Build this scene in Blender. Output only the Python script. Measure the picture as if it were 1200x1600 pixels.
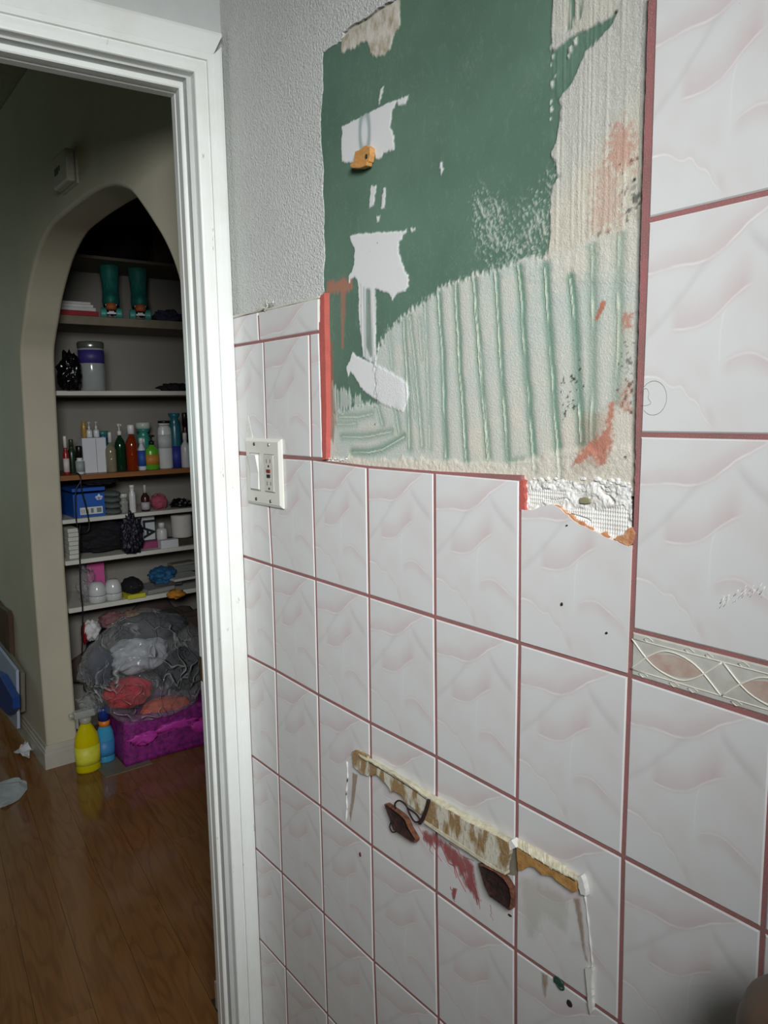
import bpy, bmesh, math, random
import numpy as np
from mathutils import Vector, Matrix, noise as mnoise

for o in list(bpy.data.objects): bpy.data.objects.remove(o)
random.seed(7); rng = np.random.RandomState(5)
SC = bpy.context.scene; COL = SC.collection

# ------------------------------------------------------------------ camera (solved from the tile grid)
F_PX = 1181.8; YAW, PITCH, ROLL = -0.9143, -0.135, -0.0167
ZF = 1.4                                   # tile row line A is 1.40 m above the floor
CAM = np.array([1.3654, -0.6678, 0.081 + ZF])
def _rot(y, p, r):
    cy, sy, cp, sp, cr, sr = math.cos(y), math.sin(y), math.cos(p), math.sin(p), math.cos(r), math.sin(r)
    f = np.array([sy*cp, cy*cp, sp]); rt = np.array([cy, -sy, 0]); up = np.cross(rt, f)
    return np.array([cr*rt + sr*up, -sr*rt + cr*up, f])
RM = _rot(YAW, PITCH, ROLL)
cd = bpy.data.cameras.new('camera'); cam = bpy.data.objects.new('camera', cd); COL.objects.link(cam)
m4 = Matrix.Identity(4)
for i in range(3):
    m4[i][0] = RM[0][i]; m4[i][1] = RM[1][i]; m4[i][2] = -RM[2][i]; m4[i][3] = CAM[i]
cam.matrix_world = m4
cd.sensor_fit = 'VERTICAL'; cd.sensor_height = 36; cd.lens = F_PX/1600*36; cd.clip_start = .02
SC.camera = cam

# ------------------------------------------------------------------ world, lamps, exposure
SC.view_settings.view_transform = 'Standard'; SC.view_settings.look = 'None'
SC.view_settings.gamma = 1; SC.view_settings.use_curve_mapping = False
SC.view_settings.exposure = 0.08
w = bpy.data.worlds.new('sky'); SC.world = w; w.use_nodes = True
w.node_tree.nodes['Background'].inputs[0].default_value = (.75, .85, 1, 1)
w.node_tree.nodes['Background'].inputs[1].default_value = 0.4
def area(name, loc, target, sx, sy, power, col, spread=math.pi):
    l = bpy.data.lights.new(name, 'AREA'); l.shape = 'RECTANGLE'; l.size = sx; l.size_y = sy
    l.energy = power; l.color = col; l.spread = spread
    o = bpy.data.objects.new(name, l); COL.objects.link(o); o.location = loc
    d = Vector(target) - Vector(loc); o.rotation_euler = d.to_track_quat('-Z', 'Y').to_euler()
    return o
WIN_X = 1.75
area('window_daylight', (WIN_X + .20, -0.95, 1.92), (.85, -0.51, 1.42), .6, .62, 19, (.97, .985, 1.0), math.radians(80))
area('hall_fill', (-4.3, -0.75, 1.5), (-1.5, -0.35, 1.1), .8, 1.0, 5.4, (.66, .97, .94))  # added dim greenish fill lamp; no window is built in the hallway

# ------------------------------------------------------------------ pixel measuring -> points on real planes
def ray(x, y):
    return np.array([(x-600)/F_PX, -(y-800)/F_PX, 1.]) @ RM
def onplane(x, y, n, c):
    n = np.array(n, float); d = ray(x, y); return CAM + d*((c - n@CAM)/(n@d))
def PY(x, y, Y=0.): return onplane(x, y, (0, 1, 0), Y)
def PX(x, y, X): return onplane(x, y, (1, 0, 0), X)
def PZ(x, y, Z): return onplane(x, y, (0, 0, 1), Z)
def PYp(pts, Y=0.): return [tuple(PY(x, y, Y)[[0, 2]]) for x, y in pts]
def mpp(p): return float((np.array(p) - CAM) @ RM[2]) / F_PX       # metres per photo pixel at p

# ------------------------------------------------------------------ materials
def srgb(r, g, b):
    f = lambda c: (c/255/12.92 if c/255 <= .04045 else ((c/255+.055)/1.055)**2.4)
    return (f(r), f(g), f(b), 1)
class NT:
    def __init__(s, m):
        m.use_nodes = True; s.t = m.node_tree; s.b = s.t.nodes['Principled BSDF']
    def n(s, typ, **kw):
        nd = s.t.nodes.new(typ)
        for k, v in kw.items():
            if k.startswith('i_'):
                k2 = k[2:]; nd.inputs[int(k2) if k2.isdigit() else k2].default_value = v
            else: setattr(nd, k, v)
        return nd
    def l(s, a, b): s.t.links.new(a, b)
    def math(s, op, a, b=None, c=None, clamp=False):
        nd = s.n('ShaderNodeMath', operation=op); nd.use_clamp = clamp
        for i, v in enumerate((a, b, c)):
            if v is None: continue
            if isinstance(v, (int, float)): nd.inputs[i].default_value = v
            else: s.l(v, nd.inputs[i])
        return nd.outputs[0]
    def rng(s, v, a, b, c=0., d=1., smooth=False):
        nd = s.n('ShaderNodeMapRange'); nd.interpolation_type = 'SMOOTHSTEP' if smooth else 'LINEAR'
        s.l(v, nd.inputs[0])
        for i, q in zip((1, 2, 3, 4), (a, b, c, d)): nd.inputs[i].default_value = q
        return nd.outputs[0]
    def mix(s, f, a, b, mode='MIX'):
        nd = s.n('ShaderNodeMix', data_type='RGBA', blend_type=mode)
        for sock, v in ((nd.inputs[0], f), (nd.inputs[6], a), (nd.inputs[7], b)):
            if isinstance(v, (int, float, tuple)): sock.default_value = v
            else: s.l(v, sock)
        return nd.outputs[2]
    def noise(s, scale, detail=3, rough=.55, vec=None, stretch=None):
        if vec is None:
            tc = s.n('ShaderNodeTexCoord'); vec = tc.outputs['Object']
        if stretch:
            mp = s.n('ShaderNodeMapping'); mp.inputs['Scale'].default_value = stretch; s.l(vec, mp.inputs[0]); vec = mp.outputs[0]
        nd = s.n('ShaderNodeTexNoise'); nd.inputs['Scale'].default_value = scale
        nd.inputs['Detail'].default_value = detail; nd.inputs['Roughness'].default_value = rough
        s.l(vec, nd.inputs['Vector']); return nd.outputs[0]
    def bump(s, h, strength=.3, dist=.001, prev=None):
        nd = s.n('ShaderNodeBump'); nd.inputs['Strength'].default_value = strength; nd.inputs['Distance'].default_value = dist
        s.l(h, nd.inputs['Height'])
        if prev is not None: s.l(prev, nd.inputs['Normal'])
        s.l(nd.outputs[0], s.b.inputs['Normal']); return nd.outputs[0]
_mc = {}
def mat(name, col, rough=.5, metal=0., var=.06, scale=30, bump=0., bscale=200, bdist=.001, spec=.5, coat=0., col2=None, stretch=None, trans=0., alpha=1.):
    if name in _mc: return _mc[name]
    m = bpy.data.materials.new(name); t = NT(m); b = t.b
    c = srgb(*col); c2 = srgb(*col2) if col2 else tuple(max(0, v*(1-2.2*var)) for v in c[:3]) + (1,)
    nz = t.noise(scale, 4, .6, stretch=stretch)
    t.l(t.mix(t.rng(nz, .35, .7), c, c2), b.inputs['Base Color'])
    b.inputs['Roughness'].default_value = rough; b.inputs['Metallic'].default_value = metal
    b.inputs['Specular IOR Level'].default_value = spec; b.inputs['Coat Weight'].default_value = coat
    b.inputs['Transmission Weight'].default_value = trans; b.inputs['Alpha'].default_value = alpha
    if bump: t.bump(t.noise(bscale, 3, .6, stretch=stretch), bump, bdist)
    _mc[name] = m; return m

M_wall = mat('painted plaster', (214, 216, 211), .5, var=.03, scale=6, bump=1., bscale=300, bdist=.0045)
M_far = mat('far wall paint', (128, 124, 114), .85)
M_hall = mat('hall plaster', (196, 190, 168), .8, var=.05, scale=3, bump=.2, bscale=40, bdist=.002)
M_trim = None
def make_trim():
    m = bpy.data.materials.new('chipped white gloss paint'); t = NT(m); b = t.b
    n1 = t.noise(9, 5, .65); n2 = t.noise(55, 4, .7, stretch=(1, 1, .25))
    spots = t.rng(n2, .68, .72); dirt = t.rng(n1, .45, .75)
    c = t.mix(t.math('MULTIPLY', dirt, .35), srgb(226, 229, 225), srgb(200, 196, 178))
    c = t.mix(t.math('MULTIPLY', spots, .8), c, srgb(140, 122, 92))
    t.l(c, b.inputs['Base Color']); b.inputs['Roughness'].default_value = .32
    t.bump(t.math('ADD', t.noise(60, 3, .5, stretch=(1, 1, .12)), t.math('MULTIPLY', n1, .5)), .35, .0012)
    return m
M_trim = make_trim()

# pink-veined ceramic print: each vein is a curve over the tile's own UV
def make_tile_mat():
    m = bpy.data.materials.new('veined ceramic tile'); t = NT(m); b = t.b
    uv = t.n('ShaderNodeTexCoord').outputs['UV']
    wob = t.n('ShaderNodeTexNoise', noise_dimensions='3D'); wob.inputs['Scale'].default_value = 5; t.l(uv, wob.inputs['Vector'])
    sep = t.n('ShaderNodeSeparateXYZ'); t.l(uv, sep.inputs[0])
    u = t.math('ADD', sep.outputs[0], t.math('MULTIPLY', t.math('SUBTRACT', wob.outputs[0], .5), .03))
    v = t.math('ADD', sep.outputs[1], t.math('MULTIPLY', t.math('SUBTRACT', wob.outputs[0], .5), -.03))
    tt = t.math('SUBTRACT', 1., v)
    cloud = t.noise(2.6, 2, .5, vec=uv)
    # (points, swap axes, line strength, pink strength, pink width (+ above, - below), line colour white/grey, window fade)
    V = [([(-.02,.255),(.14,.236),(.26,.231),(.38,.234),(.48,.206),(.6,.153),(.72,.087),(.9,-.02)], 0, .8, .75, .085, 1),
         ([(-.02,.57),(.175,.452),(.29,.37),(.42,.25),(.5,.21)], 0, .0, .35, .04, 0),
         ([(.2,.515),(.33,.516),(.45,.49),(.53,.451),(.58,.416),(.65,.38),(.74,.353)], 0, .7, .9, .14, 1),
         ([(-.02,.735),(.12,.729),(.23,.775),(.29,.775),(.34,.822),(.40,.85),(.44,.906),(.52,.97)], 0, .9, .35, .05, 1),
         ([(.53,.69),(.64,.65),(.74,.647),(.82,.679),(.94,.73),(1.02,.80)], 0, .55, .7, -.08, 1),
         ([(.66,.14),(.77,.224),(.845,.269),(.95,.33),(1.0,.36)], 0, .1, .5, .06, 0),
         ([(.416,.575),(.5,.54),(.62,.53),(.72,.53)], 1, .5, .0, .03, 1),
         ([(.84,.44),(.9,.47),(.99,.51)], 1, .0, .6, -.05, 1)]
    pink = None; white = None; grey = None
    def mx(a, x): return x if a is None else t.math('MAXIMUM', a, x)
    for pts, sw, ls, ps, pw, wh in V:
        a, d0 = (tt, u) if sw else (u, tt)
        lo, hi = pts[0][0], pts[-1][0]
        fc = t.n('ShaderNodeFloatCurve'); c = fc.mapping.curves[0]; fc.mapping.use_clip = False
        P = [(max(0, min(1, x)), max(0, min(1, y))) for x, y in pts]
        c.points[0].location = P[0]; c.points[1].location = P[-1]
        for p in P[1:-1]: c.points.new(*p)
        fc.mapping.update(); t.l(a, fc.inputs['Value'])
        d = t.math('SUBTRACT', d0, fc.outputs[0])
        win = t.math('MULTIPLY', t.rng(a, lo-.01, lo+.07, smooth=True), t.rng(a, hi-.10, hi+.01, 1, 0, smooth=True))
        if ls:
            line = t.math('MULTIPLY', t.math('MULTIPLY', t.rng(t.math('ABSOLUTE', d), .0, .010, 1, 0, smooth=True), win), ls); white = mx(white, line)
        if ps:
            side = t.math('MULTIPLY', d, -1. if pw > 0 else 1.)
            k = t.math('MULTIPLY', t.rng(side, 0, abs(pw)*1.35, 1, 0, smooth=True), t.rng(side, -.03, .012, 0, 1, smooth=True))
            k = t.math('MULTIPLY', t.math('MULTIPLY', k, win), ps)
            if wh: pink = mx(pink, k)
            else: grey = mx(grey, k)
    broad = t.math('MULTIPLY', t.rng(cloud, .42, .72), .34)
    base = t.mix(broad, srgb(212, 213, 211), srgb(203, 192, 190))
    c = t.mix(t.math('MULTIPLY', t.math('MULTIPLY', pink, t.rng(cloud, .3, .6, .55, 1.)), .46), base, srgb(190, 154, 156))
    c = t.mix(t.math('MULTIPLY', grey, .6), c, srgb(172, 166, 168))
    c = t.mix(t.math('MULTIPLY', t.math('MULTIPLY', white, t.rng(wob.outputs[0], .35, .6, .35, 1.)), .7), c, srgb(240, 238, 234))
    ob = t.noise(140, 2, .5); spk = t.rng(ob, .80, .83)
    c = t.mix(t.math('MULTIPLY', spk, .7), c, srgb(120, 110, 105))
    t.l(c, b.inputs['Base Color']); b.inputs['Roughness'].default_value = .22
    b.inputs['Specular IOR Level'].default_value = .45
    t.bump(t.noise(14, 2, .5), .08, .004)
    return m
M_tile = make_tile_mat()
M_tedge = mat('raw tile edge', (228, 216, 204), .6, var=.05)
M_biscuit = mat('terracotta tile biscuit', (176, 116, 78), .9, var=.15, scale=120, bump=.6, bscale=300, bdist=.002, col2=(214, 168, 128))
def make_grout(name, a, b2, c3):
    m = bpy.data.materials.new(name); t = NT(m)
    n1 = t.noise(14, 4, .6); n2 = t.noise(700, 2, .7)
    c = t.mix(t.rng(n1, .42, .7), srgb(*a), srgb(*b2)); c = t.mix(t.math('MULTIPLY', t.rng(n2, .5, .75), .6), c, srgb(*c3))
    t.l(c, t.b.inputs['Base Color']); t.b.inputs['Roughness'].default_value = .9
    t.bump(n2, .6, .001); return m
M_grout = make_grout('dusty rose grout', (152, 98, 98), (124, 96, 88), (176, 132, 130))
M_salmon = make_grout('salmon grout', (180, 88, 78), (162, 80, 72), (196, 116, 102))

# ------------------------------------------------------------------ mesh helpers
def tag(o, label=None, cat=None, group=None, kind=None):
    if label: o['label'] = label
    if cat: o['category'] = cat
    if group: o['group'] = group
    if kind: o['kind'] = kind
    return o
def link(name, me, m=None, parent=None, smooth=False):
    for x in (m if isinstance(m, (list, tuple)) else [m]):
        if x is not None: me.materials.append(x)
    if smooth:
        for p in me.polygons: p.use_smooth = True
    o = bpy.data.objects.new(name, me); COL.objects.link(o)
    if parent is not None: o.parent = parent
    return o
def from_bm(name, bm, m=None, parent=None, smooth=False, bevel=0):
    bmesh.ops.recalc_face_normals(bm, faces=bm.faces[:])
    me = bpy.data.meshes.new(name); bm.to_mesh(me); bm.free()
    o = link(name, me, m, parent, smooth)
    if bevel:
        b = o.modifiers.new('b', 'BEVEL'); b.width = bevel; b.segments = 2; b.limit_method = 'ANGLE'; b.angle_limit = .6
    return o
def empty(name, loc=(0, 0, 0), rz=0., parent=None):
    o = bpy.data.objects.new(name, None); COL.objects.link(o); o.location = loc; o.rotation_euler = (0, 0, rz); o.empty_display_size = .05
    if parent is not None: o.parent = parent
    return o
def bbox(bm, a, b, rot=None, off=(0, 0, 0)):
    a = [min(p, q) for p, q in zip(a, b)], [max(p, q) for p, q in zip(a, b)]
    (x0, y0, z0), (x1, y1, z1) = a
    vs = [(x0,y0,z0),(x1,y0,z0),(x1,y1,z0),(x0,y1,z0),(x0,y0,z1),(x1,y0,z1),(x1,y1,z1),(x0,y1,z1)]
    if rot is not None: vs = [tuple(rot @ Vector(v) + Vector(off)) for v in vs]
    V = [bm.verts.new(v) for v in vs]
    for f in ((0,3,2,1),(4,5,6,7),(0,1,5,4),(1,2,6,5),(2,3,7,6),(3,0,4,7)): bm.faces.new([V[i] for i in f])
    return V
def box(name, a, b, m, parent=None, bevel=0):
    bm = bmesh.new(); bbox(bm, a, b); return from_bm(name, bm, m, parent, bevel=bevel)
def prism_xz(bm, pts, y0, y1, inset=0):
    """outline in X,Z extruded from y0 (front, towards camera) to y1"""
    A = [bm.verts.new((x, y0, z)) for x, z in pts]; B = [bm.verts.new((x, y1, z)) for x, z in pts]
    f = bm.faces.new(A); bm.faces.new(B[::-1]); n = len(A)
    for i in range(n): bm.faces.new((A[i], B[i], B[(i+1) % n], A[(i+1) % n]))
    return f
def rag(pts, step=.004, amp=.0012, closed=True, seed=1, mask=None):
    """subdivide and jitter an outline"""
    r = random.Random(seed); out = []; n = len(pts)
    for i in range(n if closed else n-1):
        a, b = pts[i], pts[(i+1) % n]; L = math.hypot(b[0]-a[0], b[1]-a[1]); k = max(1, int(L/step))
        am = amp if (mask is None or mask[i]) else 0
        if am == 0: k = 1
        for j in range(k):
            f = j/k; out.append((a[0]+(b[0]-a[0])*f + (r.uniform(-am, am) if j or am else 0), a[1]+(b[1]-a[1])*f + (r.uniform(-am, am) if j or am else 0)))
    if not closed: out.append(pts[-1])
    return out
def lathe(name, prof, m, parent=None, seg=24, loc=(0, 0, 0), mat_idx=None, sx=1., sy=1.):
    bm = bmesh.new(); rings = []
    for r, z in prof:
        rings.append([bm.verts.new((loc[0]+sx*r*math.cos(2*math.pi*i/seg), loc[1]+sy*r*math.sin(2*math.pi*i/seg), loc[2]+z)) for i in range(seg)] if r > 1e-5 else [bm.verts.new((loc[0], loc[1], loc[2]+z))])
    for k in range(len(rings)-1):
        a, b = rings[k], rings[k+1]
        for i in range(seg):
            j = (i+1) % seg
            if len(a) == 1 and len(b) == 1: continue
            if len(a) == 1: f = bm.faces.new((a[0], b[j], b[i]))
            elif len(b) == 1: f = bm.faces.new((a[i], a[j], b[0]))
            else: f = bm.faces.new((a[i], a[j], b[j], b[i]))
            f.smooth = True
    if len(rings[0]) > 1: bm.faces.new(rings[0][::-1])
    if len(rings[-1]) > 1: bm.faces.new(rings[-1])
    return from_bm(name, bm, m, parent)
def tube(name, pts, r, m, parent=None, seg=8, res=6, closed=False, bm=None):
    own = bm is None
    if own: bm = bmesh.new()
    P = [Vector(p) for p in pts]
    if res > 1 and len(P) > 2:
        Q = []
        n = len(P)
        for i in range(n if closed else n-1):
            p0 = P[(i-1) % n] if closed or i > 0 else P[i]; p1 = P[i]; p2 = P[(i+1) % n]; p3 = P[(i+2) % n] if closed or i+2 < n else p2
            for j in range(res):
                t = j/res
                Q.append(.5*((2*p1)+(p2-p0)*t+(2*p0-5*p1+4*p2-p3)*t*t+(3*p1-p0-3*p2+p3)*t**3))
        if not closed: Q.append(P[-1])
        P = Q
    rings = []; up = Vector((0, 0, 1)); n = len(P)
    for i, p in enumerate(P):
        t = (P[(i+1) % n] - P[i-1]) if (closed or 0 < i < n-1) else (P[1]-P[0] if i == 0 else P[-1]-P[-2])
        t.normalize(); a = t.cross(up)
        if a.length < .1: a = t.cross(Vector((1, 0, 0)))
        a.normalize(); b = t.cross(a); rr = r(i/(n-1)) if callable(r) else r
        rings.append([bm.verts.new(p + (a*math.cos(2*math.pi*k/seg) + b*math.sin(2*math.pi*k/seg))*rr) for k in range(seg)])
    for i in range(n if closed else n-1):
        A, B = rings[i], rings[(i+1) % n]
        for k in range(seg):
            f = bm.faces.new((A[k], A[(k+1) % seg], B[(k+1) % seg], B[k])); f.smooth = True
    if not closed: bm.faces.new(rings[0][::-1]); bm.faces.new(rings[-1])
    if own: return from_bm(name, bm, m, parent)
def blob(name, loc, size, m, parent=None, sub=4, amp=.25, freq=2.5, seed=0, squash=None, rz=0., crease=False):
    bm = bmesh.new(); bmesh.ops.create_icosphere(bm, subdivisions=sub, radius=1.)
    so = Vector((seed*3.1, seed*7.7, seed*1.3))
    R = Matrix.Rotation(rz, 3, 'Z')
    for v in bm.verts:
        p = v.co.copy(); n = mnoise.fractal(p*freq + so, 1., 2., 4)
        if crease: n = -abs(n)*1.6 + .15
        q = p*(1 + amp*n)
        if squash is not None and q.z < squash: q.z = squash + (q.z-squash)*.08
        v.co = R @ Vector((q.x*size[0], q.y*size[1], q.z*size[2])) + Vector(loc)
    for f in bm.faces: f.smooth = True
    return from_bm(name, bm, m, parent)
def grid_obj(name, X, Z, Yf, m, parent, attrs=None, keep=None):
    """height-field mesh over X,Z arrays (2-D), Yf same shape; attrs = dict name -> array; keep = bool mask per vertex"""
    h, w_ = X.shape; idx = np.arange(h*w_).reshape(h, w_)
    co = np.stack([X, Yf, Z], -1).reshape(-1, 3).astype(np.float32)
    q = np.stack([idx[:-1, :-1], idx[:-1, 1:], idx[1:, 1:], idx[1:, :-1]], -1).reshape(-1, 4)
    if keep is not None:
        k = keep.reshape(-1); q = q[k[q].all(1)]
        used = np.zeros(h*w_, bool); used[q.reshape(-1)] = True
        remap = np.cumsum(used)-1; q = remap[q]; co = co[used]
    else: used = np.ones(h*w_, bool)
    me = bpy.data.meshes.new(name); nq = len(q)
    me.vertices.add(len(co)); me.vertices.foreach_set('co', co.reshape(-1))
    me.loops.add(nq*4); me.loops.foreach_set('vertex_index', q.reshape(-1).astype(np.int32))
    me.polygons.add(nq); me.polygons.foreach_set('loop_start', np.arange(0, nq*4, 4, dtype=np.int32))
    me.polygons.foreach_set('use_smooth', np.ones(nq, bool))
    me.update(calc_edges=True); me.validate()
    for k, a in (attrs or {}).items():
        at = me.attributes.new(k, 'FLOAT', 'POINT'); at.data.foreach_set('value', a.reshape(-1)[used].astype(np.float32))
    return link(name, me, m, parent)

# ================================================================== SETTING
# --- tiled wall (plane Y = 0 is the glazed face)
WY = .0135
R_HOLE = .012
wall_right = tag(box('wall_right', (-.03, WY, 0), (WIN_X, .05, 2.5), mat('gypsum core', (190, 184, 170), .9), None), 'tiled and painted bathroom wall with a stripped green patch', kind='structure')

# painted plaster above the old tiles (proud of the stripped board), ragged right and upper-right edge
YP = .0088
edge = [(501, 464), (506, 455), (504, 430), (507, 400), (505, 360), (506, 330), (503, 300), (505, 262), (501, 230), (500, 180), (504, 135), (503, 100), (504, 84), (512, 76), (532, 64), (536, 50), (550, 38), (575, 26), (590, 12), (612, 2), (640, -14), (700, -50)]
ez = PYp(edge, YP)
top = 2.46
left = PYp([(362, 495.5), (401, 487), (420, 483), (455, 474), (498, 465)], YP)
xr = .914
pts = [(.012, top), (.012, left[0][1])] + left[0:] + rag(ez, .005, .0011, False, 3) + [(xr, ez[-1][1]), (xr, top)]
bm = bmesh.new(); prism_xz(bm, pts, YP, WY)
painted = from_bm('painted_plaster', bm, M_wall, wall_right)

# --- stripped green board with thinset, scrapings, patches: dense relief + masks traced in wall coordinates
bx0, bx1, bz0, bz1 = .33, .934, ZF - .012, ez[-1][1] + .004
st = .0016
gx = np.arange(bx0, bx1, st); gz = np.arange(bz0, bz1, st)
GX, GZ = np.meshgrid(gx, gz)
def sdf(poly, X=None, Z=None):
    """signed distance (positive inside), metres"""
    X = GX if X is None else X; Z = GZ if Z is None else Z
    P = np.array(poly); d = np.full(X.shape, 1e9); ins = np.zeros(X.shape, bool); n = len(P)
    for i in range(n):
        a, b = P[i], P[(i+1) % n]; e = b-a; L = max(e@e, 1e-12)
        t = np.clip(((X-a[0])*e[0] + (Z-a[1])*e[1])/L, 0, 1)
        d = np.minimum(d, (X-a[0]-t*e[0])**2 + (Z-a[1]-t*e[1])**2)
        c = ((a[1] > Z) != (b[1] > Z)); xx = a[0] + (Z-a[1])*e[0]/(e[1] if abs(e[1]) > 1e-9 else 1e-9)
        ins ^= c & (X < xx)
    d = np.sqrt(d); return np.where(ins, d, -d)
def pld(line, X=None, Z=None):
    X = GX if X is None else X; Z = GZ if Z is None else Z
    P = np.array(line); d = np.full(X.shape, 1e9); s = np.zeros(X.shape)
    for a, b in zip(P[:-1], P[1:]):
        e = b-a; L = e@e; t = np.clip(((X-a[0])*e[0] + (Z-a[1])*e[1])/L, 0, 1)
        dx, dz = X-a[0]-t*e[0], Z-a[1]-t*e[1]; dd = np.sqrt(dx*dx+dz*dz)
        sg = np.sign(e[0]*dz - e[1]*dx); k = dd < d; s = np.where(k, sg, s); d = np.minimum(d, dd)
    return d, s
def vnoise(X, Z, sx, sz, seed, oct_=3):
    """value noise, bilinear, numpy"""
    r = np.random.RandomState(seed); out = np.zeros(X.shape); amp = 1.; tot = 0
    for o in range(oct_):
        T = r.rand(256, 256); u = X*sx*2**o; v = Z*sz*2**o
        i, j = np.floor(u).astype(int), np.floor(v).astype(int); fu, fv = u-i, v-j
        fu = fu*fu*(3-2*fu); fv = fv*fv*(3-2*fv); g = lambda a, b: T[a % 256, b % 256]
        out += amp*((g(i, j)*(1-fu)+g(i+1, j)*fu)*(1-fv) + (g(i, j+1)*(1-fu)+g(i+1, j+1)*fu)*fv); tot += amp; amp *= .55
    return out/tot
def sm(x, a, b): t = np.clip((x-a)/(b-a), 0, 1); return t*t*(3-2*t)
YB = .0105
W = lambda L: PYp(L, YB)
N1 = vnoise(GX, GZ, 60, 60, 1); N2 = vnoise(GX, GZ, 300, 300, 2); N3 = vnoise(GX, GZ, 260, 14, 4); N4 = vnoise(GX, GZ, 18, 18, 6); NF = vnoise(GX, GZ, 420, 180, 8, 2)
P_right = W([(867,-80),(864,0),(862,70),(866,85),(864,110),(870,150),(876,170),(873,195),(869,218),(863,238),(870,262),(872,278),(862,292),(858,330),(862,370),(852,402),(812,404),(800,418),(830,440),(1030,440),(1040,-80)])
P_spike = W([(855,70),(868,82),(884,66),(900,56),(918,50),(930,40),(944,30),(956,24),(968,17),(960,36),(948,50),(934,66),(914,82),(903,108),(893,130),(879,150),(872,165),(855,165)])
P_streak = W([(880,-60),(884,0),(886,50),(896,46),(908,30),(914,0),(914,-60)])
P_thin = W([(588,585),(588,562),(593,543),(601,525),(612,511),(635,491),(660,474),(685,453),(710,440),(737,431),(765,424),(790,417),(815,407),(862,400),(1040,330),(1040,790),(500,740),(506,655),(516,650),(530,640),(548,637),(572,629),(590,632)])
P_scr = W([(746,308),(768,322),(790,352),(808,360),(815,330),(838,303),(862,280),(866,300),(868,400),(812,412),(770,412),(758,380),(748,345)])
P_scr2 = W([(505,600),(520,598),(545,608),(568,622),(578,632),(540,644),(508,660)])
m_r = sm(sdf(P_right) + (N1-.5)*.008 + (N3-.5)*.008, -.0015, .0015)
m_t = sm(sdf(P_thin) + (N1-.5)*.006 + (NF-.5)*.016, -.004, .004)
spk_ = sm(sdf(P_spike) + (N1-.5)*.010 + (N2-.5)*.004, -.001, .0015)
strk = sm(sdf(P_streak) + (N3-.5)*.014, -.001, .003)*sm(N3, .45, .6)
sc_ = np.clip(sdf(P_scr)/.022, -1, 1)
NG = vnoise(GX+GZ*.5, GZ-GX*.45, 640, 230, 21, 2); scr = sm(sc_*.14 + NG*.8 + N4*.30 - .02, .52, .72)*sm(sc_, -1.2, -.3)*.9
fan = (GX - .60)*.55 + (GZ-1.72)*1.0
sc2 = sm(np.clip(sdf(P_scr2)/.01, -1, 1)*.3 + N3*.8, .45, .6)*(sdf(P_scr2) > -.004)
mud = np.maximum.reduce([m_r*(1-spk_)*(1-strk), m_t, scr*.72, sc2*.75])
# dots along the edge of the torn strip
for (px, py, r_) in [(862,75,.0022),(864,90,.002),(862,102,.0016),(863,133,.003),(868,120,.0016),(861,160,.002),(862,172,.0024),(861,186,.0015),(892,78,.003),(900,66,.003),(889,88,.002)]:
    c = W([(px, py)])[0]; mud = np.maximum(mud, sm(r_ - np.hypot(GX-c[0], (GZ-c[1])*.6) + (N2-.5)*.002, 0, .001))
# trowel ridges
lines = [([(608,522),(613,575)],.35),([(631,502),(636,590),(640,700)],.75),([(641,495),(652,600),(660,697)],.6),([(664,477),(668,560),(672,700)],.45),([(685,455),(692,560),(697,715)],1),
 ([(712,442),(719,580),(729,722)],1),([(740,432),(751,580),(763,718)],1),([(741,440),(752,560),(766,726)],.5),([(774,420),(782,560),(794,724)],1),([(811,414),(821,560),(836,734)],1.1),([(852,418),(861,560),(875,748)],1.1),
 ([(892,435),(899,520),(903,600),(908,690)],1.1),([(925,372),(926,520),(924,690)],.8),([(969,360),(967,500),(962,625)],.7),
 ([(530,652),(560,652),(582,647)],.6),([(535,683),(575,682),(612,675)],.7),([(552,706),(575,708),(598,703),(632,683)],.9),([(528,664),(556,662)],.5),([(520,640),(538,648)],.5),
 ([(590,630),(598,664)],.6),([(618,640),(624,676)],.6),([(640,560),(650,650)],.4),([(655,500),(660,560)],.4),([(795,722),(828,722)],.7)]
groove = np.zeros(GX.shape); ridge = np.zeros(GX.shape)
for L, a in lines:
    d, s = pld(rag(W(L), .02, .0008, False, int(L[0][0]))); 
    wv = .0062*(0.8+.5*N1); g = np.exp(-(np.maximum(d-.0012, 0)/wv)**2)*a*(.35+.65*np.where(s > 0, .95, .6)); g *= .8+.3*N4
    groove = np.maximum(groove, g)
    d2, _ = pld(rag(W(L), .02, .0008, False, int(L[0][0]))); ridge = np.maximum(ridge, sm(.0012-d2 + (N1-.5)*.0008, 0, .0008)*min(a, 1)*sm(N4, .30, .5))
inT = sm(sdf(P_thin), .001, .006)
groove *= inT; ridge *= inT*(groove > .2)
# thinset area: greenish cast between ridges, beige towards the bottom and right
white_polys = [
 [(535,198),(560,185),(585,172),(610,160),(632,152),(639,149),(637,157),(634,163),(624,165),(621,160),(614,172),(611,197),(616,212),(617,235),(608,236),(600,240),(595,248),(588,250),(586,242),(580,254),(571,253),(560,257),(545,254),(535,253),(534,228)],
 [(547,369),(565,365),(585,364),(610,362),(632,361),(636,357),(636,362),(631,366),(628,375),(624,378),(624,395),(630,412),(633,424),(639,430),(639,449),(634,455),(625,457),(619,461),(614,470),(608,458),(600,456),(590,452),(578,450),(568,448),(560,443),(556,432),(549,436),(545,447),(546,432),(552,420),(554,410),(554,400),(555,388),(549,378)],
 [(560,443),(561,470),(561,490),(566,540),(568,558),(590,572),(588,540),(588,500),(588,470),(586,448)],
 [(551,549),(558,556),(570,562),(585,568),(600,575),(620,587),(638,599),(640,615),(637,632),(632,645),(622,640),(612,636),(600,632),(590,625),(578,618),(565,606),(556,590),(548,580),(544,590),(542,575),(548,562)]]
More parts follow.
